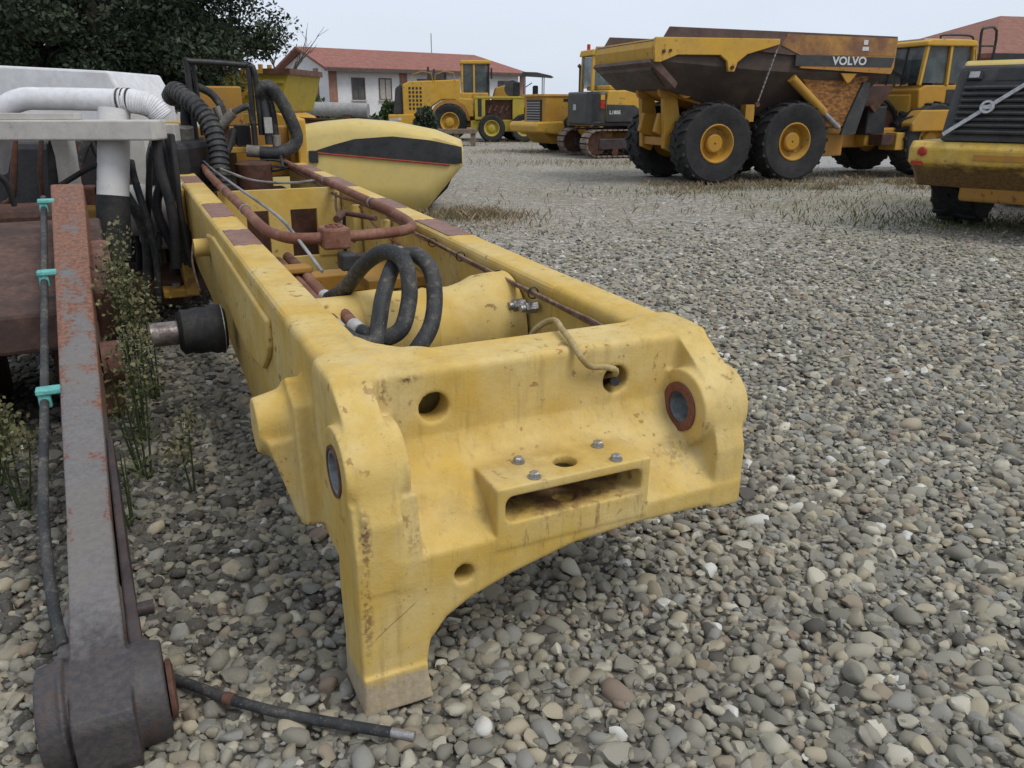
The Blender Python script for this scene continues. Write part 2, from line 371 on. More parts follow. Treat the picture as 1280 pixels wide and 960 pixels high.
lip = np.maximum(poly2(v+0*w, w+0*v, [(0, .478), (.25, .70), (.45, .70), (.45, .0), (0, .0)]), np.abs(u-.70)-.585)
lip = smax(lip, archd+0*v, .02)
lip = smax(lip, (v-.22-3.2*np.maximum(w-.40, 0))+0*u, .03)   # hollow behind: the front plate and the sloping shelf
leg = np.maximum(poly2(v+0*w, w+0*v, [(.0, .0), (.0, .5), (.03, .66), (.20, .66), (.22, .3), (.18, .0)]), np.abs(u-.093)-.093)
foot = np.maximum(poly2(u+0*w, w+0*u, [(-.004, .0), (.202, .0), (.186, .13), (.0, .13)])+0*v, np.abs(v-.095)-.105)
cheek = np.maximum(poly2(v+0*w, w+0*v, [(.0, .40), (.0, .60), (.05, .74), (.10, .82), (.27, .93), (.45, .93), (.45, .40)]), np.abs(um-.078)-.056)
boss = np.maximum(np.hypot(v-.16, w-.705)-.128+0*u, np.abs(um-.084)-.088)
cheek = smin(cheek, boss, .022)
rail = rbox(um+one, v+one, w+one, (.03, .30, .30), (.208, 1.2, .93), .03)
d = smin(beam, lip, .03); d = smin(d, cheek, .022); d = smin(d, leg, .010); d = smin(d, foot, .006)
d = smin(d, rail, .04)
gus = np.maximum(poly2(u+0*v, v+0*u, [(.17, .40), (.36, .40), (.17, .62)])+0*w, np.abs(w-.90)-.03)
d = smin(d, gus, .04)
blk = rbox(u+one, v+one, w+one, (.405, -.004, .44), (.922, .275, .638), .003)
d = smin(d, blk, .006)
def carve(d, c, k=.008): return smax(d, -c, k)
d = carve(d, rbox(u+one, v+one, w+one, (.436, -.1, .524), (.893, .24, .606), .025))
for (hu, hw, r) in ((.319, .806, .046), (.947, .80, .046), (.308, .39, .029)):
    d = carve(d, np.maximum(np.hypot(u-hu, w-hw)-r+0*v, v-.36))
d = carve(d, rbox(u+one, v+one, w+one, (.26, .335, .45), (1.06, .42, .90), .02))  # hollow box section
d = carve(d, np.maximum(np.hypot(u-.669, v-.085)-.036+0*w, .5-w))
d = carve(d, np.hypot(v-.165, w-.705)-.068+0*u)
# side lug with its flange, outside of the left rail
fl = np.maximum(poly2(v+0*w, w+0*v, [(.50, .36), (.62, .30), (.78, .42), (.80, .74), (.70, .80), (.58, .74)]), np.abs(u-.005)-.035)
lug = np.maximum(np.hypot(v-.71, (w-.645)*.9)-.105+.2*np.maximum(-u-.02, 0), np.abs(u+.05)-.085)
lug2 = np.maximum(poly2(v+0*w, w+0*v, [(.58, .36), (.66, .34), (.81, .62), (.60, .62)]), np.abs(u+.035)-.075+.28*np.maximum(.6-w, 0))
d = smin(d, smin(smin(fl, lug, .03), lug2, .03), .02)
d[:, -1, :] = .01; d[0] = .01; d[-1] = .01; d[:, :, 0] = .01; d[:, :, -1] = .01; d[:, 0] = .01
d[:, ax_[1] > 1.0, :] = np.maximum(d[:, ax_[1] > 1.0, :], .004)
Vc, Fc = surface_nets(d, lo, HV)
def m_cast():
    m = m_paint('cast_yellow', (.55, .36, .075), (.60, .46, .19), .26, .34, 2.2, .60, (.20, .15, .08), .30); t = m.node_tree
    s = Sh.__new__(Sh); s.m = m; s.t = t; s.b = t.nodes['Principled BSDF']; s.co = [n for n in t.nodes if n.type == 'TEX_COORD'][0].outputs['Object']
    col = s.b.inputs['Base Color'].links[0].from_socket; P = s.n('ShaderNodeSeparateXYZ', {0: s.co}); X, Y, Z = P.outputs
    ad = lambda a, b: s.n('ShaderNodeMath', {0: a, 1: b}, operation='ADD').outputs[0]
    nz = s.noise(14, 5, .65); fine = s.noise(60, 4, .65); st = s.noise(22, 5, .7, stretch=(1, 1, .18))
    # paint worn off the foot down to dusty grey
    foot = s.ramp(ad(Z, s.mul(nz, .12)), .155, .175, 1, 0); col = s.mix(s.mul(foot, .85), col, s.mix(s.ramp(fine, .35, .65), (.42, .36, .27), (.30, .26, .20)))
    # rust and dark oil where the hitch slot drains
    def blob(c, r, soft=.5):
        d = s.n('ShaderNodeVectorMath', {0: s.n('ShaderNodeMapping', {0: s.co, 'Location': tuple(-a/b for a, b in zip(c, r)), 'Scale': tuple(1/b for b in r)}).outputs[0]}, operation='LENGTH').outputs['Value']
        return s.ramp(ad(d, s.mul(ad(nz, -.5), 1.6)), 1-soft, 1., 1, 0)
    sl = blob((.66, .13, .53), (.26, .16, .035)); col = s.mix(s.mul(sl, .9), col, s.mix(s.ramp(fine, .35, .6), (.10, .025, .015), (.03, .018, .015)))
    dr = s.mul(blob((.68, .0, .47), (.30, .03, .08)), s.ramp(st, .55, .64)); col = s.mix(s.mul(dr, .75), col, (.14, .05, .025))
    # scraped edges on the leg, stains under the lugs, the long scratch
    for c, r, k in (((.03, .0, .60), (.022, .03, .13), .9), ((.02, .0, .33), (.02, .03, .17), .7), ((1.10, .10, .58), (.07, .07, .07), .6), ((.17, .02, .52), (.035, .04, .06), .8), ((1.24, .04, .45), (.08, .06, .05), .5), ((.165, .25, .88), (.02, .02, .05), .8), ((1.10, .25, .83), (.012, .02, .10), .8), ((.16, .08, .62), (.02, .05, .05), .8), ((.24, .25, .905), (.05, .02, .02), .8)):
        col = s.mix(s.mul(s.mul(blob(c, r, .7), s.ramp(ad(s.mul(fine, .5), s.mul(st, .5)), .47, .54)), k), col, s.mix(s.ramp(nz, .4, .6), (.13, .05, .025), (.05, .03, .02)))
    line = s.ramp(s.n('ShaderNodeMath', {0: ad(ad(Z, -.222), s.mul(X, -.75)), 1: 0.}, operation='ADD').outputs[0], -.004, .0, 0, 1)
    l2 = s.ramp(ad(ad(Z, -.222), s.mul(X, -.75)), .0, .004, 1, 0); l3 = s.mul(s.ramp(X, .035, .05), s.ramp(X, .15, .17, 1, 0)); l4 = s.ramp(Y, .0, .03, 1, 0)
    col = s.mix(s.mul(s.mul(s.mul(line, l2), s.mul(l3, l4)), .8), col, (.10, .05, .02))
    # paint rubbed off convex edges
    pt = s.n('ShaderNodeNewGeometry').outputs['Pointiness']; ew = s.mul(s.ramp(pt, .53, .60), s.ramp(ad(s.mul(nz, .6), s.mul(fine, .4)), .50, .58)); col = s.mix(s.mul(ew, .85), col, s.mix(s.ramp(fine, .4, .6), (.15, .06, .03), (.30, .20, .10)))
    # vertical weather streaks
    s2 = s.noise(30, 4, .7, stretch=(1, 1, .07)); col = s.mix(s.ramp(s2, .54, .72, 0, .38), col, (.24, .16, .06)); s3 = s.noise(4, 4, .7); col = s.mix(s.ramp(s3, .5, .7, 0, .45), col, (.60, .48, .24))
    col = s.mix(s.mul(blob((.66, .12, .64), (.30, .16, .03)), s.ramp(nz, .38, .62, .15, .6)), col, (.34, .22, .06))
    # grime lying in the sheltered shelf and over the lip
    col = s.mix(s.mul(blob((.40, .12, .56), (.32, .12, .12)), s.mul(s.ramp(nz, .4, .65), .35)), col, (.22, .17, .09))
    s.set(s.b.inputs['Base Color'], col); return m
cast = fast_mesh('cast_end', Vc, Fc, m_cast(), FR)
sm = cast.modifiers.new('smooth', 'SMOOTH'); sm.factor = .5; sm.iterations = 2
tag(cast, 'thick cast cross end with single foot, bored lugs and bolted hitch block')
def ring(name, o, dr, ri, ro, h, mat, parent, seg=28):
    return MB().lathe([(ri, 0), (ro, 0), (ro, h), (ri, h), (ri, 0)], o, dr, seg, cap=False).build(name, mat, parent, autos=40)
# bushes in the bored lugs
SLV = m_mix('bush_grey', (.16, .19, .20), (.28, .31, .32), 8, c=(.08, .09, .09), rough=.45)
for (a, b, out) in ((-.006, .165, -1), (1.148, 1.328, -1)):
    ring('bushing', (a, .165, .705), (1, 0, 0), .052, .0685, b-a, SLV, FR)
ring('seal_ring', (1.141, .165, .705), (1, 0, 0), .0525, .083, .012, m_mix('seal_brown', (.15, .055, .04), (.2, .08, .06), 12), FR)
ring('seal_ring', (-.0095, .165, .705), (1, 0, 0), .064, .0735, .006, RUSTM, FR)
# hitch bolts
bolt = MB().lathe([(.0195, 0), (.0195, .006), (.013, .006), (.013, .012)], (0, 0, 0), (0, 0, 1), 16).lathe([(.0155, .006), (.0155, .017), (.012, .020)], (0, 0, 0), (0, 0, 1), 6)
b0 = bolt.build('hex_bolt', ZINC, FR, loc=(.538, .131, .6365))
for p in ((.814, .131, .6365), (.537, .025, .6365), (.815, .026, .6365)):
    b = b0.copy(); COL.objects.link(b); b.location = p; b.rotation_euler = (0, 0, random.random())
# rails
def rail(sgn, u0, u1):
    pr = [(1.0, .925), (6.45, .925), (6.45, .42), (3.4, .30), (2.6, .235), (1.9, .17), (1.3, .20), (1.0, .305)]
    r = MB().prism(pr, 0, u0, u1).build('side_rail', YEL, FR, bevel=.028); r.modifiers['bevel'].segments = 3; return r
rl = rail(1, .034, .204); rr = rail(-1, 1.116, 1.286)
# outer cheek plates by the axle mount
MB().prism([(1.27, .835), (3.0, .86), (3.35, .82), (2.9, .60), (2.3, .52), (1.9, .50), (1.5, .56), (1.34, .66), (1.28, .72)], 0, .012, .04).build('cheek_plate', YEL, FR, bevel=.012)
MB().prism([(1.27, .835), (3.0, .86), (3.35, .82), (2.9, .60), (2.3, .52), (1.9, .50), (1.5, .56), (1.34, .66), (1.28, .72)], 0, 1.281, 1.308).build('cheek_plate', YEL, FR, bevel=.012)
cyl('stop_peg', (.04, 3.45, .72), (-.055, 3.45, .72), .055, YEL, FR, 20)
cyl('stop_peg', (1.28, 3.45, .72), (1.375, 3.45, .72), .05, YEL, FR, 20)
# bare primer patches where rubber pads sat on the rail tops
for (uu0, uu1, L_) in ((.054, .186, ((2.34, 2.80), (3.28, 3.86), (5.08, 5.55), (5.80, 6.2))), (1.134, 1.266, ((2.2, 2.75), (3.25, 3.72), (4.45, 5.12), (5.6, 6.2)))):
    for (v0, v1) in L_:
        n = 9; P = [(uu0+(uu1-uu0)*k/n, v0+random.uniform(-.012, .012)) for k in range(n+1)]+[(uu1-(uu1-uu0)*k/n, v1+random.uniform(-.012, .012)) for k in range(n+1)]
        MB().prism(P, 2, .9235, .9275).build('primer_patch', PRIMER, FR)
# stub shaft with rubber bush on the left rail
cyl('stub_shaft', (-.02, 2.5, .47), (-.38, 2.5, .47), .062, m_mix('oily_steel', (.16, .13, .12), (.3, .27, .25), 9, c=(.05, .03, .03), rough=.35, metal=.5), FR, 24)
sb = MB().lathe([(.10, .0), (.125, .02), (.13, .06), (.118, .09), (.122, .14), (.112, .18), (.118, .215), (.09, .235)], (-.015, 2.5, .47), (-1, 0, 0), 26).build('rubber_bush', RUB, FR, autos=50)
ring('clamp_band', (-.03, 2.5, .47), (-1, 0, 0), .10, .124, .018, STEEL, FR)
# cross tube
TU = lathe('cross_tube', [(.19, .0), (.19, .20), (.202, .21), (.205, .33), (.19, .345), (.186, .50), (.192, .515), (.186, .53), (.186, .64), (.20, .70), (.225, .76), (.235, .90)], (.20, 1.42, .665), (1, 0, 0), YEL, FR, 40, 40)
ring('cover_ring', (1.093, 1.36, .68), (-1, 0, 0), .085, .112, .03, YEL, FR, 32); cyl('cover_disc', (1.1, 1.36, .68), (1.078, 1.36, .68), .084, YEL, FR, 32)
# fittings on the inside of the right rail
for vv, ww in ((1.226, .795), (1.112, .812)):
    cyl('hydraulic_fitting', (1.10, vv, ww), (1.045, vv, ww), .027, ZINC, FR, 6); cyl('hydraulic_fitting', (1.046, vv, ww), (1.025, vv, ww), .017, ZINC, FR, 12)
# steel pipes
tube('hydraulic_pipe', [(.31, 6.3, .955), (.262, 5.2, .955), (.252, 3.5, .955), (.245, 2.75, .952), (.262, 2.5, .95), (.33, 2.32, .948), (.44, 2.27, .948), (.53, 2.268, .948)], .029, PIPER, FR, 14, 8)
tube('hydraulic_pipe', [(.53, 2.268, .948), (.66, 2.27, .948), (.80, 2.285, .948), (.93, 2.33, .948), (1.015, 2.46, .948), (1.05, 2.75, .95), (1.058, 3.2, .952), (1.052, 4.2, .953), (1.04, 6.3, .955)], .028, PIPER, FR, 14, 8)
MB().box((.465, 2.20, .895), (.605, 2.335, 1.0)).build('pipe_block', PIPER, FR, bevel=.012)
for (p, d_) in (((.27, 5.25, .955), 1), ((.252, 4.2, .955), 1), ((.252, 3.3, .955), 1), ((1.055, 3.35, .952), 1), ((1.05, 4.6, .955), 1)):
    ring('pipe_clip', p, (0, 1, 0), .0295, .033, .03, ZINC, FR, 16)
for k in range(7):
    a = 6.28*k/7; cyl('block_bolt', (.535+.035*math.cos(a), 2.262+.035*math.sin(a), .999), (.535+.035*math.cos(a), 2.262+.035*math.sin(a), 1.012), .011, PIPER, FR, 6)
# lower pipes and their clamp
tube('hydraulic_pipe', [(.335, 2.5, .818), (.335, 2.1, .816), (.322, 1.75, .808), (.33, 1.64, .803)], .026, PIPER, FR, 12)
tube('hydraulic_pipe', [(.28, 2.5, .80), (.285, 2.0, .80), (.28, 1.62, .80), (.276, 1.35, .80), (.274, 1.22, .796)], .024, PIPER, FR, 12)
tube('hydraulic_pipe', [(.335, 1.34, .806), (.333, 1.25, .803), (.332, 1.17, .80)], .026, PIPER, FR, 12)
MB().box((.215, 1.37, .815), (.365, 1.45, .829)).box((.35, 1.34, .775), (.385, 1.45, .81)).build('pipe_clamp', YEL, FR, bevel=.004)
MB().box((.215, 2.0, .835), (.36, 2.10, .865)).build('pipe_clamp', YELR, FR, bevel=.008)
FER = m_mix('ferrule', (.42, .42, .42), (.5, .5, .48), 12, rough=.5)
for p, q, r_ in (((.331, 1.66, .804), (.338, 1.58, .807), .031), ((.272, 1.23, .795), (.274, 1.13, .791), .029), ((.332, 1.18, .80), (.334, 1.10, .797), .031)):
    cyl('hose_ferrule', p, q, r_, FER, FR, 16)
# rubber hoses
h1 = [(.335, 1.60, .805), (.386, 1.5, .872), (.432, 1.35, 1.0), (.484, 1.22, 1.072), (.522, 1.12, 1.055), (.53, 1.08, .985), (.516, 1.05, .905), (.465, 1.0, .82), (.39, 1.02, .785), (.334, 1.10, .797)]
h2 = [(.274, 1.13, .791), (.302, 1.02, .782), (.36, .99, .785), (.395, 1.05, .84), (.441, 1.12, .935), (.516, 1.2, 1.03), (.589, 1.2, 1.058), (.628, 1.12, 1.02), (.622, 1.05, .925), (.575, .97, .83), (.50, .92, .76), (.45, .98, .66)]
tube('hydraulic_hose', h1, .032, HOSE, FR, 16, 9); tube('hydraulic_hose', h2, .032, HOSE, FR, 16, 9)
# wiring on the right rail
WIRE = m_mix('brown_cable', (.17, .10, .07), (.30, .2, .14), 20, c=(.06, .04, .03)); CAB = m_mix('tan_cable', (.42, .33, .15), (.34, .25, .10), 14, c=(.2, .15, .08))
def wob(P, a): return [(p[0]+random.uniform(-a, a)*.5, p[1], p[2]+random.uniform(-a, a)) for p in P]
W0 = [(1.075, 3.1, .895), (1.08, 2.8, .885), (1.078, 2.52, .87), (1.08, 2.26, .872), (1.08, 1.86, .865), (1.082, 1.43, .86), (1.083, 1.07, .866), (1.083, .83, .868), (1.08, .62, .872), (1.05, .47, .885)]
for k in range(3): tube('wire', wob([(p[0]-.006*k, p[1], p[2]+.011*k) for p in W0], .006), .0065, WIRE, FR, 6, 5)
tube('wire', wob([(1.06, 6.2, .91), (1.055, 5.2, .90), (1.05, 4.3, .885), (1.06, 3.8, .90), (1.07, 3.1, .90)], .02), .010, PIPER, FR, 6, 5)
tube('wire', [(1.05, 4.3, .90), (1.02, 4.2, .80), (1.0, 3.9, .72), (.9, 3.3, .74), (.72, 2.6, .86), (.58, 2.3, 1.0)], .010, WIRE, FR, 6, 6)
tube('wire', [(1.06, 3.7, .88), (1.05, 3.2, .80), (1.06, 2.6, .76)], .007, PIPER, FR, 6, 6)
for vv in (2.75, 2.3, 1.9, 1.45, 1.1): ring('cable_tie', (1.079, vv, .876), (0, 1, 0), .022, .026, .01, BLK, FR, 10)
tube('wire', [(1.08, 2.05, .87), (1.075, 2.04, .8), (1.085, 2.0, .70)], .006, CAB, FR, 6)
tube('tan_cable', [(.79, .62, .80), (.81, .56, .90), (.835, .48, .952), (.805, .36, .952), (.785, .27, .945), (.79, .215, .91), (.83, .222, .872), (.885, .222, .862), (.925, .225, .845), (.945, .26, .812), (.948, .32, .79)], .0105, CAB, FR, 10, 8)
tube('plug_end', [(.936, .238, .80), (.95, .262, .792), (.955, .29, .79)], .016, BLK, FR, 8, 2)
# black control cable on the left rail
tube('control_cable', [(.30, 6.2, 1.0), (.30, 5.2, .995), (.315, 4.0, 1.0), (.34, 3.2, .995), (.345, 2.6, .99), (.36, 2.2, .93), (.38, 1.9, .86)], .009, m_mix('grey_cable', (.3, .3, .3), (.1, .1, .1), 2.5, rough=.4), FR, 8, 6)
# cross members between the rails
b = MB()
for (u0, u1, w0, w1) in ((.221, 1.10, .78, .93), (.221, .40, .40, .78), (.56, .72, .40, .78), (.92, 1.10, .40, .78), (.221, 1.10, .30, .42)): b.box((u0, 4.40, w0), (u1, 4.44, w1))
b.build('bulkhead', YEL, FR)
MB().box((.23, 4.95, .30), (1.09, 5.0, .86)).build('dark_backing', RUSTD, FR)  # dark plate added behind the bulkhead openings so they read as shaded
for vv, ww in ((3.05, .45), (2.0, .35)): MB().box((.222, vv, ww), (1.098, vv+.16, ww+.12)).build('cross_member', YELR, FR, bevel=.01)
MB().box((.222, 2.35, .60), (.50, 2.75, .66)).box((.75, 2.45, .60), (1.095, 2.9, .66)).build('valve_shelf', YELR, FR, bevel=.006)
MB().box((.53, 2.12, .80), (.61, 2.22, .885)).build('valve_body', CHAR, FR, bevel=.01)
MB().box((.60, 2.14, .82), (.68, 2.22, .87)).cyl((.63, 2.10, .85), (.63, 2.02, .85), .026, 10).cyl((.68, 2.17, .85), (.95, 2.2, .86), .018, 10).build('valve_block', RUSTD, FR, bevel=.004)
cyl('valve_fitting', (.84, 2.1, .88), (.80, 2.02, .905), .025, ZINC, FR, 10)
for vv in (3.85, 3.15): MB().bar((1.075, vv, .40), (1.075, vv, .87), .05, .05).build('inner_rib', YEL, FR)
MB().box((1.09, 1.0, .60), (1.098, 2.0, .64)).build('weld_strip', YEL, FR)
for a, b_, e in (((.80, 2.42, 1.005), (.70, 2.7, 1.0), .014), ((.62, 2.55, .99), (.70, 2.7, 1.0), .02), ((.70, 2.7, 1.0), (.70, 2.72, .75), .010)): cyl('pipe_branch', a, b_, e, RUSTD if e > .012 else BLK, FR, 10)
# ---- articulation tower at the far end
MB().box((.03, 6.42, .30), (.30, 7.0, 1.30)).build('tower_plate', YELM, FR, bevel=.02)
MB().box((1.22, 6.42, .30), (1.31, 7.0, 1.34)).build('tower_plate', YELM, FR, bevel=.02)
MB().box((.30, 6.85, .75), (1.22, 6.95, 1.25)).box((.42, 6.86, 1.25), (.80, 6.94, 1.62)).build('tower_wall', YELR, FR, bevel=.015)
MB().box((.30, 6.45, 1.03), (1.22, 6.62, 1.08)).build('tower_shelf', YELM, FR, bevel=.006)
MB().box((.30, 5.6, .45), (1.05, 6.4, .72)).build('joint_housing', RUSTD, FR, bevel=.03)
lathe('joint_drum', [(.16, 0), (.16, .25), (.12, .27)], (.72, 6.0, .72), (0, 0, 1), RUSTD, FR)
tube('guard_rack', [(.285, 6.3, 1.05), (.282, 6.3, 1.79), (.31, 6.3, 1.828), (.77, 6.3, 1.806), (.805, 6.3, 1.77), (.80, 6.3, 1.08)], .026, BLK, FR, 10, 3)
tube('guard_rack', [(.33, 6.3, 1.83), (.345, 6.34, 1.6), (.35, 6.36, 1.2)], .018, BLK, FR, 8, 2)
tube('guard_rack', [(.80, 6.3, 1.80), (.855, 6.28, 1.74), (.865, 6.28, 1.2)], .026, BLK, FR, 10, 3)
rib = [(.13, 6.55, 1.52), (.175, 6.45, 1.58), (.238, 6.3, 1.527), (.327, 6.12, 1.426), (.395, 6.0, 1.296), (.417, 5.9, 1.12), (.408, 5.82, .95), (.40, 5.8, .78)]
P = cr_spline(rib, 22); mb = MB().tube(P, lambda t: .070+.014*(((t*26) % 1) < .62), 16, 1); mb.build('ribbed_hose', HOSE, FR, autos=35)
tube('hydraulic_hose', [(.90, 6.3, 1.52), (.90, 6.25, 1.60), (.965, 6.22, 1.625), (1.06, 6.22, 1.50), (1.136, 6.22, 1.331), (1.175, 6.22, 1.17), (1.10, 6.22, 1.075), (.95, 6.22, 1.04), (.83, 6.25, 1.045)], .06, HOSE, FR, 14, 6)
tube('hydraulic_hose', [(.95, 6.3, 1.60), (.985, 6.3, 1.4), (1.0, 6.3, 1.1)], .032, HOSE, FR, 10, 5)
tube('hydraulic_hose', [(.91, 6.28, 1.56), (.915, 6.25, 1.35), (.92, 6.25, 1.12)], .036, CHAR, FR, 10, 5)
MB().box((.885, 6.20, 1.22), (.955, 6.235, 1.36)).build('hose_tag', m_mix('tag_grey', (.32, .32, .30), (.4, .4, .37), 9), FR)
for p, q, r_ in (((.90, 6.24, 1.045), (.72, 6.3, 1.06), .055), ((.99, 6.25, 1.2), (.99, 6.25, 1.08), .04), ((.52, 6.4, 1.28), (.64, 6.35, 1.40), .045), ((.55, 6.4, 1.3), (.50, 6.4, 1.45), .04), ((.20, 6.3, 1.05), (.20, 6.25, 1.28), .07)):
    cyl('hose_coupling', p, q, r_, m_mix('cast_grey', (.17, .155, .13), (.26, .24, .2), 10), FR, 14)
tube('hydraulic_hose', [(.36, 6.4, 1.62), (.48, 6.42, 1.55), (.55, 6.4, 1.42), (.52, 6.4, 1.3)], .035, HOSE, FR, 10, 6)
tube('hydraulic_hose', [(.64, 6.35, 1.4), (.78, 6.32, 1.45), (.80, 6.3, 1.3)], .03, HOSE, FR, 10, 6)
tube('hydraulic_hose', [(.25, 6.35, 1.5), (.22, 6.35, 1.3), (.25, 6.3, 1.0), (.40, 6.1, .8)], .05, RUB, FR, 10, 6)
tube('hydraulic_hose', [(.45, 6.3, 1.2), (.35, 6.2, 1.05), (.30, 6.0, .95)], .03, RUB, FR, 10, 6)
tube('hydraulic_hose', [(.62, 6.3, 1.25), (.55, 6.2, 1.1), (.42, 6.0, .95)], .03, RUB, FR, 10, 6)
MB().box((.46, 6.42, 1.09), (.60, 6.55, 1.30)).build('valve_body', RUSTM, FR, bevel=.01)
MB().box((.66, 6.5, 1.09), (.80, 6.62, 1.28)).build('valve_body', BLK, FR, bevel=.01)
MB().box((.10, 6.30, .99), (.27, 6.42, 1.06)).build('valve_body', RUSTD, FR, bevel=.01)
for k in range(5):
    a, b_ = random.uniform(.55, 1.0), random.uniform(.75, 1.1)
    tube('wire', [(a, 6.1, .93+.02*k), ((a+b_)/2, 6.0, .90+.03*k), (b_, 5.9, .94)], .012, BLK, FR, 6, 4)
tube('wire', [(.40, 5.7, .96), (.6, 5.3, .90), (.85, 5.0, .905), (1.05, 4.9, .93)], .012, m_mix('pale_cable', (.35, .33, .3), (.2, .19, .17), 9), FR, 6, 6)
# hoses and side bracket on the outside left
tube('hydraulic_hose', [(-.10, 5.4, 1.25), (-.16, 5.3, 1.1), (-.17, 5.25, .93), (-.13, 5.2, .83), (-.07, 5.2, .82), (-.03, 5.2, .875)], .032, HOSE, FR, 10, 6)
tube('hydraulic_hose', [(-.14, 5.2, .86), (-.15, 5.2, .65), (-.20, 5.15, .45), (-.28, 5.1, .30)], .03, CHAR, FR, 10, 6)
cyl('hose_coupling', (-.04, 5.2, .86), (.03, 5.2, .90), .035, ZINC, FR, 10)
MB().prism([(4.9, .90), (5.6, .90), (5.7, .30), (5.6, .12), (4.7, .12), (4.75, .28), (4.95, .42)], 0, -.06, .03).build('side_bracket', YELO, FR, bevel=.01)
MB().box((-.22, 4.75, .10), (.04, 5.6, .16)).build('bracket_foot', YELO, FR, bevel=.01)
cyl('bracket_bolt', (-.12, 4.85, .16), (-.12, 4.85, .19), .03, ZINC, FR, 8)
tube('wire', [(.01, 4.3, .62), (-.03, 4.1, .50), (-.02, 3.9, .34)], .008, WIRE, FR, 6, 5)
# far supporting stand
MB().box((.35, 6.2, -.22), (.95, 6.9, .45)).build('far_support', RUSTD, FR, bevel=.02)

# ---------------------------------------------------------------- grey and rusty link arm on the left
GRP = Sh('worn_grey_paint'); n1 = GRP.noise(7, 5, .72); n2 = GRP.noise(55, 3, .65); n3 = GRP.noise(2.2, 3, .6); sp = GRP.n('ShaderNodeSeparateXYZ', {0: GRP.co})
ad_ = lambda a, b: GRP.n('ShaderNodeMath', {0: a, 1: b}, operation='ADD').outputs[0]
edge = GRP.ramp(GRP.n('ShaderNodeMath', {0: sp.outputs[0]}, operation='ABSOLUTE').outputs[0], .035, .075, -.03, .10)
rmask = ad_(ad_(ad_(n1, GRP.mul(n2, .45)), GRP.ramp(sp.outputs[1], .3, 3.2, -.07, .27)), edge)
col = GRP.mix(GRP.ramp(n2, .35, .7), (.105, .102, .104), (.165, .160, .160)); col = GRP.mix(GRP.ramp(n3, .4, .65, 0, .5), col, (.16, .135, .115))
rcol = GRP.mix(GRP.ramp(n2, .4, .6), (.22, .10, .055), (.12, .05, .03)); col = GRP.mix(GRP.ramp(rmask, .80, .88), col, rcol)
oil = GRP.ramp(ad_(sp.outputs[1], GRP.mul(ad_(n1, GRP.mul(n3, .6)), .55)), 0.50, .72, 1, 0); col = GRP.mix(GRP.mul(oil, .88), col, GRP.mix(GRP.ramp(n2, .4, .62), (.028, .026, .029), (.055, .042, .038)))
GRP = GRP.out(col, .62, 0, n2, .3, .008)
AL = math.atan2(1.55, 3.12); EL = math.atan2(.95, math.hypot(1.55, 3.12))
ARM = empty('link_arm', 'long grey link arm with patchy rust and round hub lying nearest the camera', 'link arm', (-1.09, 1.74, .0), (0, 0, AL))
# local: y along the arm (away), x to the right
ln = math.hypot(1.55, 3.12)+.12
def az_(y): return .21+.273*y
def arm_sec(y, hw, t, h, dx=0): return [(-hw+dx, y, az_(y)+t-h), (hw+dx, y, az_(y)+t-h), (hw+dx, y, az_(y)+t), (-hw+dx, y, az_(y)+t)]
MB().loft([arm_sec(.60, .064, .012, .22), arm_sec(1.2, .070, .012, .22), arm_sec(2.4, .078, .012, .26), arm_sec(ln, .088, .010, .30)]).build('arm_beam', GRP, ARM, bevel=.010)
DKST = m_mix('dark_oily_steel', (.028, .026, .029), (.055, .048, .05), 7, c=(.09, .042, .028), rough=.5)
_lo, _hi, _h = (-.22, -.24, -.09), (.22, .64, .50), .0062
_x, _y, _z = [np.arange(a, b, _h, dtype=np.float32) for a, b in zip(_lo, _hi)]; _x, _y, _z = _x[:, None, None], _y[None, :, None], _z[None, None, :]
o3 = np.zeros((1, 1, 1), np.float32); _c = math.cos(math.atan(.273)); top = (_z-(.222+.273*_y))*_c
hw = .065+.008*np.clip((.3-_y)/.4, 0, 1)
bar = np.maximum(np.maximum(top, -top-.215)+0*_x, np.maximum(np.abs(_x)-hw, np.maximum(-_y-.13, _y-.605))+0*_z)
rr_ = np.hypot(_y-.05, _z-.10); eye = np.maximum(rr_-.13+0*_x, np.abs(_x)-.086)
fl1 = np.maximum(rr_-.142+.15*np.maximum(-_x-.12, 0)+0*_x, np.abs(_x+.12)-.034); fl2 = np.maximum(rr_-.142+.25*np.maximum(_x-.11, 0)+0*_x, np.abs(_x-.118)-.036)
wing = np.maximum(np.maximum(top+.055, -top-.12)+0*_x, np.maximum(np.abs(_x)-.118+.14*np.maximum(_y-.1, 0), np.maximum(-_y-.0, _y-.36))+0*_z)
bar = np.where(_y+0*_x+0*_z < .05, np.maximum(bar, rr_-.19), bar); dd = smin(bar, eye, .02); dd = smin(dd, smin(fl1, fl2, .01), .015); dd = smin(dd, wing, .02)
ledge = np.maximum(np.maximum(rr_-.150, .140-rr_)+0*_x, np.abs(_x+.092)-.006); dd = smin(dd, ledge, .006)
for sl_ in (0, -1): dd[sl_] = .01; dd[:, :, sl_] = .01
dd[:, 0] = .01; dd[:, -1] = .01
Va, Fa = surface_nets(dd, _lo, _h); eo = fast_mesh('arm_eye', Va, Fa, GRP, ARM); mo = eo.modifiers.new('smooth', 'SMOOTH'); mo.iterations = 2
MB().loft([arm_sec(.0, .02, -.02, .20, .095), arm_sec(.5, .014, -.03, .18, .085), arm_sec(1.1, .012, -.03, .16, .08)]).build('side_rib', DKST, ARM, bevel=.006)
lathe('hub_cap', [(.075, .15), (.082, .152), (.082, .165), (.06, .17)], (.006, .05, .09), (1, 0, 0), RUSTM, ARM, 32, 35)
cyl('grease_plug', (.10, .32, .20), (.15, .32, .20), .022, DKST, ARM, 12)
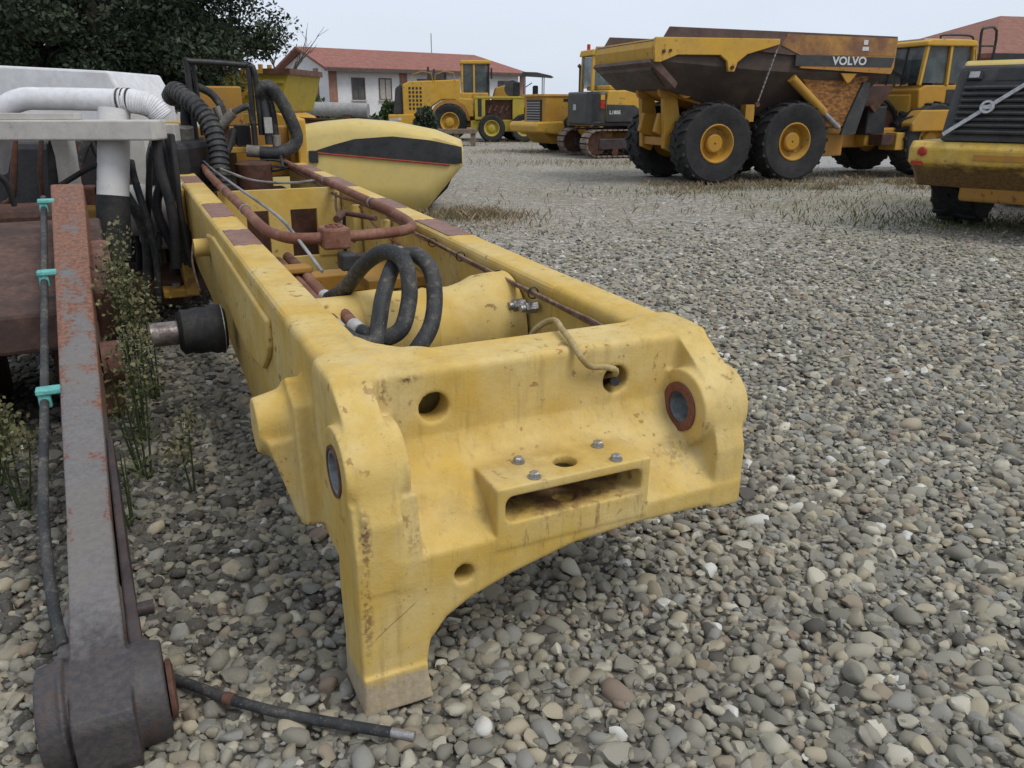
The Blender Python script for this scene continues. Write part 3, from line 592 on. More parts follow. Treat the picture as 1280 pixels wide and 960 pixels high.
cyl('pivot_pin', (.08, 2.55, .74), (.17, 2.55, .74), .11, RUSTM, ARM, 24); cyl('pivot_pin', (.08, 1.85, .55), (.16, 1.85, .55), .10, RUSTM, ARM, 24)
MB().loft([arm_sec(2.35, .05, -.06, .26, .125), arm_sec(2.9, .05, -.04, .30, .125)]).build('pivot_boss', RUSTM, ARM, bevel=.02)
TEAL = m_mix('teal_plastic', (.10, .38, .35), (.16, .46, .42), 12, rough=.5)
for y in (3.35, 2.43, 1.40):
    MB().box((-.155, y-.03, az_(y)-.005), (-.068, y+.03, az_(y)+.018)).box((-.15, y-.022, az_(y)-.06), (-.105, y+.022, az_(y)-.0)).build('hose_clip', TEAL, ARM, bevel=.006)
tube('hose', [(-.13, ln-.1, az_(ln)-.06), (-.128, 3.35, az_(3.35)-.03), (-.128, 2.43, az_(2.43)-.03), (-.13, 1.40, az_(1.4)-.03), (-.138, .8, az_(.8)-.05), (-.115, .38, az_(.38)-.05), (-.09, .2, az_(.2)-.05)], .017, HOSE, ARM, 12, 8)

# ---------------------------------------------------------------- rusty axle block behind the arm
DRUST = m_mix('brown_plate', (.062, .038, .03), (.12, .066, .05), 4, c=(.04, .03, .025))
AX = empty('axle_block', 'dark rusty steel axle block behind the grey link arm', 'axle block', (-2.62, 4.2, 0), (0, 0, AL))
MB().prism([(3.68-4.2, .50), (3.68-4.2, .70), (4.7-4.2, .95), (5.3-4.2, .95), (5.3-4.2, .40)], 0, -1.1, .42).build('housing', DRUST, AX, bevel=.02)
MB().box((-.6, -.3, .0), (-.2, .6, .5)).box((.1, -.2, .0), (.4, .6, .5)).build('support_block', RUSTD, AX, bevel=.02)
MB().box((-.95, .95, .55), (-.62, 1.25, 1.42)).build('upright', RUSTM, AX, bevel=.015)
cyl('knuckle', (-.98, .80, 1.10), (-.66, .80, 1.10), .12, RUSTM, AX, 20); cyl('knuckle', (-.50, 1.0, 1.08), (-.30, 1.0, 1.08), .10, RUSTD, AX, 20)
tube('hose', [(-.75, .7, 1.0), (-.68, .65, .9), (-.6, .55, .78)], .03, RUB, AX, 10, 5)
tube('hose', [(-.70, .9, 1.13), (-.45, .95, 1.26), (-.22, 1.0, 1.28), (-.08, 1.05, 1.22), (-.05, 1.1, 1.05)], .018, RUB, AX, 8, 6)
MB().box((-.30, 1.3, .3), (.2, 1.8, 1.0)).build('gear_case', RUSTD, AX, bevel=.05)

# ---------------------------------------------------------------- white machine on the left
WHT = m_paint('dirty_white', (.62, .61, .60), (.52, .51, .49), .04, .42, 1.2, .5, (.25, .21, .18))
CREAM = m_paint('dirty_cream', (.52, .50, .46), (.44, .42, .38), .10, .5, 1.6, .6, (.18, .15, .13))
WHP = m_mix('white_pipe', (.68, .68, .70), (.6, .6, .6), 3, c=(.45, .43, .42), rough=.45, bs=.05)
WM = empty('stripped_white_machine', 'stripped white machine chassis with fat white pipe and cream beam', 'machine', (-3.0, 6.0, 0))
def W(x, y, z): return (x+3.0, y-6.0, z)
MB().box(W(-4.6, 5.78, 1.42), W(-2.475, 6.02, 1.555)).build('cross_beam', CREAM, WM, bevel=.012)
MB().box(W(-4.4, 5.84, 1.556), W(-3.03, 5.95, 1.60)).build('top_strip', CREAM, WM, bevel=.004)
tube('white_pipe', [W(-3.9, 6.25, 1.2), W(-3.75, 6.15, 1.45), W(-3.66, 6.1, 1.62), W(-3.52, 6.1, 1.69), W(-3.35, 6.1, 1.695), W(-3.1, 6.1, 1.692), W(-2.83, 6.1, 1.685)], .078, WHP, WM, 24, 8)
P = cr_spline([W(-2.84, 6.1, 1.685), W(-2.70, 6.1, 1.675), W(-2.60, 6.12, 1.64), W(-2.54, 6.14, 1.56)], 24)
MB().tube(P, lambda t: .080+.006*(((t*22) % 1) < .5), 20, 1).build('bellows', WHP, WM, autos=35)
for x in (-2.82, -2.785, -2.75): ring('pipe_band', W(x, 6.1, 1.684), (1, 0, 0), .080, .086, .012, CHAR, WM, 24)
MB().cyl(W(-2.86, 6.08, 1.62), W(-2.905, 5.95, 1.02), .108, 28).build('white_cylinder', WHT, WM, autos=40)
cyl('rubber_sleeve', W(-2.905, 5.95, 1.03), W(-2.93, 5.88, .60), .115, RUB, WM, 24)
MB().prism([(W(-4.9, 0, 0)[0], 1.4), (W(-4.9, 0, 0)[0], 2.0), (W(-3.53, 0, 0)[0], 1.935), (W(-3.42, 0, 0)[0], 1.70), (W(-3.42, 0, 0)[0], 1.2), (W(-4.9, 0, 0)[0], 1.2)], 1, 1.5, 2.6).build('hood', WHP, WM, bevel=.02)
for x, y, w_, z0 in ((-3.42, 6.3, .16, .2), (-3.12, 6.9, .20, .2), (-2.98, 7.3, .1, .2)): MB().bar(W(x, y, z0), W(x+.02, y, 1.5), w_, .12, (0, 1, 0)).build('strut', CREAM, WM, bevel=.01)
MB().box(W(-5.0, 7.0, .1), W(-2.75, 8.6, 1.36)).build('engine_shade_block', BLK, WM, bevel=.06)  # engine block enlarged and blackened to supply the shade under the cream beam
MB().box(W(-3.0, 6.4, .55), W(-2.55, 6.9, .95)).build('gearbox', CREAM, WM, bevel=.08)
lathe('oil_tank', [(.10, 0), (.2, .05), (.2, .55), (.1, .6)], W(-3.15, 6.5, .85), (1, 0, .05), CREAM, WM, 22, 40)
MB().box(W(-4.4, 6.2, .15), W(-2.6, 7.6, .35)).build('sump', RUSTD, WM, bevel=.03)
for k, (x, y) in enumerate(((-2.53, 5.95), (-2.44, 6.0), (-2.50, 6.1), (-2.6, 6.2))):
    tube('hose', [W(x, y, 1.45), W(x+.02, y-.05, 1.2), W(x+.05-.05*k, y-.02, .9), W(x+.02, y, .5)], .035 if k != 1 else .022, RUB, WM, 8, 5)
tube('hose', [W(-3.3, 6.0, 1.1), W(-3.0, 5.95, 1.24), W(-2.9, 5.95, 1.20), W(-2.88, 6.0, .9)], .02, RUB, WM, 8, 6)

rd = random.Random(3)
for k in range(14):                                   # loose hoses and pipes hanging under the cream beam
    x, y = rd.uniform(-4.0, -2.65), rd.uniform(6.1, 6.9); dx = rd.uniform(-.35, .35)
    tube('hose' if k % 3 else 'steel_pipe', [W(x, y, rd.uniform(1.25, 1.5)), W(x+dx*.4, y-.05, rd.uniform(.95, 1.2)), W(x+dx, y, rd.uniform(.5, .9)), W(x+dx*.8, y, .2)], rd.choice((.018, .026, .04)), (RUSTD, RUB, HOSE)[k % 3], WM, 8, 5)
for k in range(6):
    x, y, z = rd.uniform(-4.2, -2.8), rd.uniform(6.2, 6.9), rd.uniform(.3, 1.1); MB().box(W(x, y, z), W(x+rd.uniform(.12, .3), y+.25, z+rd.uniform(.1, .3))).build('bracket', (RUSTD, CREAM, RUSTM, BLK, YELR, CHAR)[k], WM, bevel=.02)

# ---------------------------------------------------------------- loose hose end on the gravel
LH = MB().tube([(-1.06, 2.0, .02), (-.93, 1.94, .025), (-.82, 1.885, .03), (-.66, 1.83, .03), (-.49, 1.79, .028), (-.33, 1.755, .028)], .0155, 12, 8).build('loose_hose', HOSE, autos=60)
tag(LH, 'black hose with bare metal end lying on gravel by the yellow foot', 'hose')
cyl('hose_end', (-.335, 1.757, .028), (-.265, 1.742, .027), .014, ZINC, LH, 12); ring('tape_wrap', (-.83, 1.889, .03), (.9, -.3, 0), .0155, .0185, .03, RUSTM, LH, 12)

# ---------------------------------------------------------------- machine parts shared by several machines
_wc = {}
def wheel(parent, c, side, Rr, Wd, rimR, rim_mat, lugs=22, seg=36, tmat=None):
    key = (Rr, Wd, rimR, rim_mat.name, lugs)
    if key not in _wc:
        m = MB()
        m.lathe([(rimR*.98, -.40*Wd), (Rr*.74, -.5*Wd), (Rr*.90, -.50*Wd), (Rr*.955, -.44*Wd), (Rr*.96, -.2*Wd), (Rr*.965, 0), (Rr*.96, .2*Wd), (Rr*.955, .44*Wd), (Rr*.90, .50*Wd), (Rr*.74, .5*Wd), (rimR*.98, .40*Wd)], (0, 0, 0), (0, 1, 0), seg, cap=False)
        for k in range(lugs):
            for sg in (-1, 1):
                a = 2*math.pi*(k+(.5 if sg > 0 else 0))/lugs; pts = []
                for t, (da, hh) in enumerate(((0, .04), (.10, .24), (.14, .47))):
                    pts.append(Vector((math.cos(a+da)*Rr*(.975 if t < 2 else .955), sg*hh*Wd, math.sin(a+da)*Rr*(.975 if t < 2 else .955))))
                up = Vector((math.cos(a+.1), 0, math.sin(a+.1)))
                m.bar(pts[0], pts[1], Rr*.075, Rr*.06, up); m.bar(pts[1], pts[2], Rr*.085, Rr*.06, up)
        t0 = m.build('tyre', tmat or TYRE, None, autos=35)
        r = MB().lathe([(rimR*1.0, .36*Wd), (rimR*1.04, .43*Wd), (rimR*.98, .44*Wd), (rimR*.90, .38*Wd), (rimR*.86, .20*Wd), (rimR*.80, .14*Wd), (rimR*.52, .13*Wd), (rimR*.50, .27*Wd), (rimR*.42, .31*Wd), (.02, .31*Wd)], (0, 0, 0), (0, 1, 0), 28, cap=False).lathe([(rimR*.99, -.38*Wd), (rimR*.9, -.3*Wd), (.02, -.28*Wd)], (0, 0, 0), (0, 1, 0), 20, cap=False)
        r0 = r.build('rim', rim_mat, t0, autos=35)
        nb = MB()
        for k in range(12):
            a = 2*math.pi*k/12; p = (math.cos(a)*rimR*.66, .13*Wd, math.sin(a)*rimR*.66); q = (p[0], .155*Wd, p[2]); nb.cyl(p, q, rimR*.045, 6)
        nb.build('wheel_nuts', rim_mat, r0)
        _wc[key] = t0; t = t0
    else: t = copy_tree(_wc[key])
    t.parent = parent; t.location = c; t.rotation_euler = (0, random.random()*6, 0 if side > 0 else math.pi)
    return t
def text(body, size, loc, rot, mat, parent, bold=.0, shear=0., sx=1.):
    cu = bpy.data.curves.new('lettering', 'FONT'); cu.body = body; cu.size = size; cu.extrude = .004; cu.offset = bold; cu.shear = shear; cu.resolution_u = 3
    tmp = bpy.data.objects.new('lettering', cu); COL.objects.link(tmp); bpy.context.view_layer.update()
    me = bpy.data.meshes.new_from_object(tmp.evaluated_get(bpy.context.evaluated_depsgraph_get())); bpy.data.objects.remove(tmp, do_unlink=True)
    me.materials.clear(); me.materials.append(mat)
    o = bpy.data.objects.new('lettering', me); COL.objects.link(o); o.parent = parent; o.location = loc; o.rotation_euler = rot; o.scale = (sx, 1, 1); return o
LET = m_mix('white_lettering', (.55, .55, .55), (.66, .66, .66), 30, rough=.5, bs=.02)
RED = m_mix('red_lens', (.35, .03, .02), (.5, .05, .03), 10, rough=.25)
BROWNST = m_mix('worn_body_steel', (.085, .05, .04), (.12, .075, .06), 1.4, c=(.05, .035, .03), rough=.6)
DKST2 = m_mix('dark_body_steel', (.05, .042, .038), (.085, .068, .055), 1.3, c=(.1, .05, .03), rough=.6)
ORUST = m_paint('rusting_orange', (.42, .20, .035), (.33, .17, .05), .7, .5, 1.0)
BRUST = m_mix('brown_rusted_paint', (.19, .095, .05), (.42, .22, .055), 1.3, .40, .62, c=(.12, .06, .04), rough=.65)
PLATE = m_mix('shaggy_rust', (.36, .17, .04), (.12, .05, .02), 7, .40, .58, c=(.2, .08, .02), stretch=(1, 1, 2.2), bs=.5)

# ---------------------------------------------------------------- articulated hauler
HA = empty('dump_truck', 'big articulated dump truck with raised-lip body, yellow tail band and rusty side plates', 'dump truck', (4.01, 19.45, 0), (0, R(-.5), R(18)))
for x in (.03, 2.02): 
    wheel(HA, (x, -1.10, .86), -1, .875, .66, .40, YELO, 20); wheel(HA, (x, 1.10, .86), 1, .875, .66, .40, YELO, 20)
wheel(HA, (5.95, -1.06, .83), -1, .86, .66, .40, YELO, 20); wheel(HA, (5.95, 1.06, .83), 1, .86, .66, .40, YELO, 20)
def hs(x, wt, zt, wb, zb, wm=None, zm=None):
    wm = wm or wt; zm = zm if zm is not None else (zt+zb)/2
    return [(x, -wt, zt), (x, -wm, zm), (x, -wb, zb), (x, wb, zb), (x, wm, zm), (x, wt, zt)]
HULL = MB().loft([hs(-1.62, 1.43, 2.92, 1.30, 2.36, 1.43, 2.55), hs(-1.15, 1.43, 2.92, 1.05, 2.02, 1.43, 2.5), hs(.0, 1.42, 2.92, .75, 1.72, 1.40, 2.42), hs(1.0, 1.42, 2.92, .7, 1.50, 1.38, 2.35), hs(2.2, 1.42, 2.92, .7, 1.25, 1.38, 2.3), hs(3.35, 1.42, 2.92, .72, 1.12, 1.38, 2.28), hs(4.3, 1.42, 2.92, .9, 2.0, 1.38, 2.3)]).build('body_hull', DKST2, HA, autos=25)
for s in (-1, 1):
    y0, y1 = sorted((s*1.425, s*1.475))
    MB().prism([(-1.45, 2.94), (-1.30, 3.17), (4.38, 3.06), (4.38, 2.70), (1.6, 2.66), (-1.3, 2.9)], 1, y0, y1).build('side_board', BROWNST, HA)
    y0, y1 = sorted((s*1.43, s*1.515))
    MB().prism([(-1.63, 2.97), (-1.66, 2.80), (-1.63, 2.50), (-1.50, 2.50), (-1.12, 2.64), (-.12, 2.64), (.05, 2.52), (.10, 2.32), (.24, 2.32), (.30, 2.50), (.52, 2.66), (1.30, 2.86), (1.30, 2.97)], 1, y0, y1).build('tail_band', YELM, HA, bevel=.012)
    cyl('band_bolt', (-1.45, s*1.515, 2.70), (-1.45, s*1.545, 2.70), .035, RUSTD, HA, 10); cyl('band_bolt', (-1.3, s*1.515, 2.72), (-1.3, s*1.545, 2.72), .03, RUSTD, HA, 10)
    cyl('lug_pin', (.17, s*1.515, 2.40), (.17, s*1.55, 2.40), .04, RUSTD, HA, 10)
    y0, y1 = sorted((s*1.425, s*1.49))
    MB().prism([(1.85, 2.66), (4.38, 2.66), (4.38, 3.02), (1.5, 3.07), (1.35, 2.85)], 1, y0, y1).build('upper_side_plate', BRUST, HA)
    MB().prism([(1.9, 2.40), (4.32, 2.28), (4.38, 2.42), (4.38, 2.66), (1.86, 2.66)], 1, *sorted((s*1.40, s*1.482))).build('lower_side_plate', ORUST, HA)
    MB().prism([(1.75, 2.44), (4.30, 2.42), (4.36, 2.62), (1.75, 2.66)], 1, *sorted((s*1.482, s*1.488))).build('name_band', CHAR, HA)
    MB().prism([(3.0, 2.30), (3.42, 2.29), (3.25, 2.10), (3.18, 2.10)], 1, *sorted((s*1.40, s*1.45))).build('side_lug', YELO, HA)
    MB().prism([(2.05, 2.28), (3.9, 2.26), (3.55, 1.55), (3.3, 1.16), (2.9, 1.16)], 1, *sorted((s*1.12, s*1.30))).build('belly_plate', PLATE, HA)
    cyl('hoist_cylinder', (1.78, s*1.36, 2.20), (2.75, s*1.33, 1.47), .10, YELO, HA, 16); cyl('hoist_rod', (2.7, s*1.33, 1.50), (3.22, s*1.30, 1.14), .06, STEEL, HA, 12)
    MB().prism([(3.72, 2.12), (3.90, 2.10), (3.86, 1.75), (3.66, 1.0), (3.26, .98), (3.38, 1.35)], 1, *sorted((s*1.30, s*1.36))).build('mud_flap', CHAR, HA)
    # chain
    ch = MB(); A, B = Vector((1.24, s*1.53, 2.80)), Vector((.92, s*1.46, 1.74)); n = 24
    for k in range(n):
        p = A.lerp(B, k/n); q = A.lerp(B, (k+1.25)/n); ch.bar(p, q, .035 if k % 2 else .012, .012 if k % 2 else .035, (0, 1, 0))
    ch.build('safety_chain', ZINC, HA)
    lathe('chain_hook', [(.05, 0), (.06, .03), (.05, .06)], (.92, s*1.40, 1.66), (0, s, 0), RUSTM, HA, 12)
    MB().box((.80, *sorted((s*1.0, s*1.2))[:1], 1.30), (1.02, sorted((s*1.0, s*1.2))[1], 1.66)).build('chain_bracket', YELO, HA)
MB().prism([(-1.60, 2.95), (-1.67, 2.78), (-1.62, 2.52), (-1.58, 2.52), (-1.6, 2.78), (-1.54, 2.95)], 1, -1.425, 1.425).build('tail_plate', YELM, HA)
MB().prism([(-1.72, 2.50), (-1.68, 2.56), (-1.5, 2.52), (-1.05, 2.1), (-1.10, 2.0)], 1, -1.44, 1.44).build('tail_lip', BROWNST, HA)
text('VOLVO', .235, (2.70, -1.490, 2.47), (R(90), 0, 0), LET, HA, .006, 0, 1.15)
MB().box((3.45, -1.496, 2.76), (3.62, -1.4905, 2.84)).box((3.47, -1.496, 2.88), (3.58, -1.4905, 2.98)).build('sticker', LET, HA)
# rear frame
for s in (-1, 1): MB().prism([(-1.0, 1.10), (-.9, 1.50), (3.6, 1.02), (3.9, .72), (3.6, .60), (-.4, .85)], 1, *sorted((s*.30, s*.45))).build('rear_rail', YELO, HA, bevel=.02)
MB().prism([(-.92, 1.98), (-.60, 1.95), (-.52, 1.55), (-.40, 1.0), (-.60, .65), (-.84, .75), (-.88, 1.4)], 1, -.62, -.46).build('tipping_bracket', YELO, HA, bevel=.015)
MB().prism([(-.92, 1.98), (-.60, 1.95), (-.52, 1.55), (-.40, 1.0), (-.60, .65), (-.84, .75), (-.88, 1.4)], 1, .46, .62).build('tipping_bracket', YELO, HA, bevel=.015)
MB().box((-.80, -.46, .80), (-.62, .46, .98)).build('rear_crossmember', ORUST, HA, bevel=.015)
for k, (x, y) in enumerate(((-.9, -.55), (-.5, -.75), (-.9, .5))): lathe('hinge_boss', [(.06, 0), (.15, .01), (.15, .12), (.06, .13)], (x, y, 1.95), (0, -1, 0), ORUST, HA, 16)
MB().prism([(-1.2, 2.1), (.9, 1.62), (.9, 1.42), (-.6, 1.80)], 1, -.7, .7).build('hinge_beam', ORUST, HA, bevel=.02)
for x in (.03, 2.02, 5.95): MB().cyl((x, -1.0, .85), (x, 1.0, .85), .17, 14).lathe([(.17, -.3), (.34, -.15), (.34, .15), (.17, .3)], (x, 0, .85), (0, 1, 0), 16).build('axle', YELO, HA, autos=40)
for s in (-1, 1): MB().bar((.1, s*.62, .72), (1.95, s*.62, .72), .20, .26).build('bogie_beam', YELO, HA, bevel=.03)
MB().box((3.2, -.6, .65), (4.7, .6, 1.1)).build('articulation_joint', ORUST, HA, bevel=.05)
MB().box((3.0, -1.05, .50), (3.6, -.5, 1.0)).build('side_box', ORUST, HA, bevel=.03)
# tractor unit
MB().box((4.3, -.95, .70), (8.6, .95, 1.10)).build('front_frame', YELO, HA, bevel=.04)
MB().prism([(4.95, 1.05), (4.80, 1.95), (5.05, 2.05), (6.6, 2.05), (6.6, .95), (5.3, .80)], 1, -1.22, .55).build('cab_base', YELO, HA, bevel=.03)
MB().box((4.78, -1.0, 1.10), (4.96, .45, 1.85)).build('rear_cab_panel', YELM, HA, bevel=.03)
MB().box((4.25, -1.0, .95), (4.8, .9, 1.6)).build('hydraulic_tank', BLK, HA, bevel=.04)
MB().prism([(4.2, 1.6), (4.75, 2.05), (4.78, 1.95), (4.35, 1.45)], 1, -1.1, .9).build('rock_guard', RUSTD, HA)
cb = [(4.80, 2.05), (6.62, 2.05), (6.50, 2.95), (4.92, 2.95)]
for s in (-1.2, .5):
    for a, b in ((cb[0], cb[3]), (cb[1], cb[2]), ((5.75, 2.05), (5.72, 2.95))): MB().bar((a[0], s, a[1]), (b[0], s, b[1]), .08, .09, (0, 1, 0)).build('cab_post', YELM, HA, bevel=.01)
MB().prism([(4.80, 2.90), (6.6, 2.90), (6.55, 3.02), (6.3, 3.05), (5.0, 3.05), (4.82, 3.0)], 1, -1.28, .58).build('cab_roof', YELM, HA, bevel=.03)
MB().box((4.98, -1.0, 3.052), (6.3, .3, 3.075)).build('roof_plate', m_mix('pale_roof', (.5, .48, .43), (.6, .58, .53), 3), HA)
tube('roof_rail', [(5.3, -1.22, 3.05), (5.35, -1.22, 3.13), (6.3, -1.22, 3.13), (6.45, -1.22, 3.02)], .025, BLK, HA, 6, 3)
MB().prism([(4.86, 2.10), (6.56, 2.10), (6.46, 2.90), (4.96, 2.90)], 1, -1.185, -1.165).build('side_window', GLASS, HA)
MB().prism([(4.86, 2.10), (6.56, 2.10), (6.46, 2.90), (4.96, 2.90)], 1, .465, .485).build('side_window', GLASS, HA)
MB().loft([[(4.835, -1.16, 2.10), (4.835, .46, 2.10), (4.85, .46, 2.10), (4.85, -1.16, 2.10)], [(4.925, -1.16, 2.90), (4.925, .46, 2.90), (4.94, .46, 2.90), (4.94, -1.16, 2.90)]]).build('rear_window', GLASS, HA)
MB().loft([[(6.58, -1.16, 2.10), (6.58, .46, 2.10), (6.6, .46, 2.10), (6.6, -1.16, 2.10)], [(6.48, -1.16, 2.90), (6.48, .46, 2.90), (6.5, .46, 2.90), (6.5, -1.16, 2.90)]]).build('windscreen', GLASS, HA)
for y in (-.6, -.1): MB().bar((4.83, y, 2.05), (4.92, y, 2.92), .03, .03).build('window_bar', BLK, HA)
MB().bar((4.79, -1.0, 2.10), (4.83, -.2, 2.42), .05, .05).build('wiper_guard', BLK, HA)
MB().box((5.6, -.6, 2.0), (6.0, -.1, 2.75)).build('seat', BLK, HA, bevel=.06)
MB().box((5.78, -1.235, 1.55), (6.15, -1.222, 1.95)).build('door_panel', BLK, HA)
MB().prism([(5.2, 1.02), (6.9, 1.02), (6.9, 1.42), (6.65, 1.5), (5.4, 1.5), (5.15, 1.2)], 1, -1.45, -1.1).build('front_fender', YELO, HA, bevel=.03)
MB().prism([(6.6, 1.1), (8.7, 1.1), (8.75, 1.7), (8.3, 1.95), (6.6, 2.1)], 1, -1.05, 1.05).build('engine_hood', YELM, HA, bevel=.06)
for s in (-1, 1): MB().box((4.9, *sorted((s*.75, s*1.3))[:1], .60), (5.3, sorted((s*.75, s*1.3))[1], 1.0)).build('step_box', YELO, HA, bevel=.02)
cyl('exhaust', (6.75, .75, 2.0), (6.75, .75, 2.9), .07, CHAR, HA, 12)
tube('grab_rail', [(6.5, -1.26, 2.1), (6.55, -1.30, 2.5), (6.52, -1.28, 2.85)], .02, YELM, HA, 6, 4)
MB().box((4.4, -1.4, .72), (4.75, -.95, .98)).build('mirror_box', RUSTD, HA, bevel=.02)
for o in HA.children:                                # the cab sits well forward of the body
    if o.name.split('.')[0] in ('cab_base', 'rear_cab_panel', 'cab_post', 'cab_roof', 'roof_plate', 'roof_rail', 'side_window', 'rear_window', 'windscreen', 'window_bar', 'wiper_guard', 'door_panel', 'seat', 'grab_rail'):
        for vv in o.data.vertices: vv.co.x = 5.42+(vv.co.x-4.8)*.84
MB().box((4.75, -.7, 1.0), (5.38, .7, 1.5)).build('battery_box', RUSTD, HA, bevel=.03)
tube('hose', [(4.3, -.7, 1.5), (4.7, -.8, 1.75), (5.1, -.75, 1.6), (5.35, -.7, 1.3)], .05, RUB, HA, 8, 5); tube('hose', [(4.3, -.4, 1.4), (4.8, -.5, 1.7), (5.3, -.5, 1.5)], .05, RUB, HA, 8, 5)

# ---------------------------------------------------------------- wheel loader at the right edge, seen from behind
RL = empty('wheel_loader', 'wheel loader at the right edge, black slatted grille and heavy yellow counterweight facing us', 'wheel loader', (7.50, 11.50, 0), (0, 0, R(45)), 'wheel loaders parked in the yard')
for x in (.0, 3.2):
    for s in (-1, 1): wheel(RL, (x, s*1.02, .75), s, .76, .58, .36, YELM, 20)
def m_cw():
    m = m_paint('counterweight_yellow', (.56, .36, .055), (.58, .41, .11), .30, .6, 2.0, .5, (.10, .07, .05)); s = Sh.__new__(Sh); s.m = m; s.t = m.node_tree; s.b = s.t.nodes['Principled BSDF']
    s.co = [n for n in s.t.nodes if n.type == 'TEX_COORD'][0].outputs['Object']; col = s.b.inputs['Base Color'].links[0].from_socket; P = s.n('ShaderNodeSeparateXYZ', {0: s.co})
    n = s.noise(5, 5, .7); f = s.n('ShaderNodeMath', {0: P.outputs[2], 1: s.mul(n, .5)}, operation='ADD').outputs[0]     # caked mud and scraped paint on the underside
    s.set(s.b.inputs['Base Color'], s.mix(s.ramp(f, 1.08, 1.20, .9, 0), col, s.mix(s.ramp(s.noise(24, 3), .4, .6), (.07, .045, .03), (.16, .085, .035)))); return m
cw = [(-1.70, 1.20), (-1.78, 1.12), (-1.76, .92), (-1.55, .84), (-1.30, .60), (-.6, .55), (-.6, 1.20)]
def cws(y, k, dx=0): return [(x*k+dx if x < -1 else x, y, z) for x, z in cw]
MB().loft([cws(-1.36, .90), cws(-1.28, .97), cws(-.8, 1.0), cws(.8, 1.0), cws(1.28, .97), cws(1.36, .90)]).build('counterweight', m_cw(), RL, bevel=.025)
MB().box((-1.3, -.75, .42), (.9, .75, .9)).build('rear_frame', YELR, RL, bevel=.05)
MB().box((-1.788, -.85, .985), (-1.74, .50, 1.055)).build('counterweight_slot', ORUST, RL)
for s in (-1, 1):
    lathe('tail_lamp', [(.055, 0), (.06, .02), (.045, .035), (.01, .04)], (-1.735, s*1.14, 1.075), (-1, 0, 0), RED, RL, 14); MB().box((-1.735, s*1.20-.07, .90), (-1.69, s*1.20+.07, .95)).build('reflector', RED, RL)
def gp(t, y): return (-1.72+.36*t, y, 1.215+.93*t)             # grille plane, t up
MB().prism([(-1.70, 1.205), (-1.33, 2.12), (-1.2, 2.17), (1.6, 2.12), (1.6, 1.205)], 1, -.98, .98).build('hood', CHAR, RL, bevel=.05)
MB().prism([(-1.30, 2.135), (-1.22, 2.20), (1.3, 2.24), (1.3, 2.12), (-1.2, 2.12)], 1, -.96, .96).build('hood_lid', YELP, RL, bevel=.04)
for k in range(8):
    t = .12+.082*k; a, b = Vector(gp(t, -.84)), Vector(gp(t, .84)); n = Vector((-.93, 0, .36)).normalized()
    MB().bar(a+n*.02, b+n*.02, .07, .035, (-.36, 0, 1.0)).build('grille_slat', CHAR, RL, bevel=.01)
b = MB(); n = Vector((-.93, 0, .36)).normalized()
b.bar(Vector(gp(.45, -.86))+n*.004, Vector(gp(.45, .86))+n*.004, .01, .68, n.cross(Vector((0, 1, 0)))); b.build('grille_backing', BLK, RL)
MB().bar(Vector(gp(.86, -.5))+n*.006, Vector(gp(.86, .5))+n*.006, .02, .15, n.cross(Vector((0, 1, 0)))).build('air_opening', BLK, RL)
for y in (-.75, .75):
    MB().bar(Vector(gp(.85, y-.09))+n*.02, Vector(gp(.85, y+.09))+n*.02, .05, .12, n.cross(Vector((0, 1, 0)))).build('work_lamp', BLK, RL, bevel=.01)
    MB().bar(Vector(gp(.85, y-.06))+n*.05, Vector(gp(.85, y+.06))+n*.05, .01, .08, n.cross(Vector((0, 1, 0)))).build('lamp_lens', STEEL, RL)
A, B = Vector(gp(.06, .92))+n*.055, Vector(gp(.84, -.02))+n*.055
MB().bar(A, B, .05, .025, n).build('emblem_strip', ZINC, RL); mid = A.lerp(B, .46)
MB().lathe([(.055, 0), (.085, 0), (.085, .03), (.055, .03), (.055, 0)], mid, n, 22, cap=False).build('emblem_ring', ZINC, RL, autos=40)
MB().bar(mid-Vector((0, .06, 0))+n*.015, mid+Vector((0, .06, 0))+n*.015, .02, .05, n.cross(Vector((0, 1, 0)))).build('emblem_plate', ZINC, RL)
MB().box((-1.732, -.62, 1.23), (-1.69, -.40, 1.36)).build('number_lamp', BLK, RL, bevel=.01); MB().box((-1.745, -.58, 1.26), (-1.73, -.44, 1.33)).build('lamp_lens', YELR, RL)
tube('hand_rail', [(-.8, .92, 2.18), (-.85, .94, 2.55), (-.8, .92, 2.62), (-.3, .92, 2.62), (-.25, .92, 2.2)], .018, BLK, RL, 6, 3)
tube('hand_rail', [(-.8, .93, 2.40), (-.3, .92, 2.42)], .014, BLK, RL, 6, 1)
MB().box((1.2, -.75, 1.2), (2.7, .75, 2.2)).build('cab_base', YELM, RL, bevel=.05)
for x in (1.3, 2.6):
    for y in (-.7, .7): MB().bar((x, y, 2.2), (x, y, 3.25), .09, .09).build('cab_post', YELM, RL)
MB().box((1.15, -.82, 3.2), (2.8, .82, 3.36)).build('cab_roof', YELM, RL, bevel=.04)
MB().box((1.28, -.68, 2.2), (1.30, .68, 3.2)).build('rear_window', GLASS, RL); MB().box((1.35, -.71, 2.2), (2.55, -.69, 3.2)).build('side_window', GLASS, RL); MB().box((1.35, .69, 2.2), (2.55, .71, 3.2)).build('side_window', GLASS, RL)
MB().box((2.4, -.5, .5), (4.6, .5, 1.2)).build('front_frame', YELM, RL, bevel=.05)

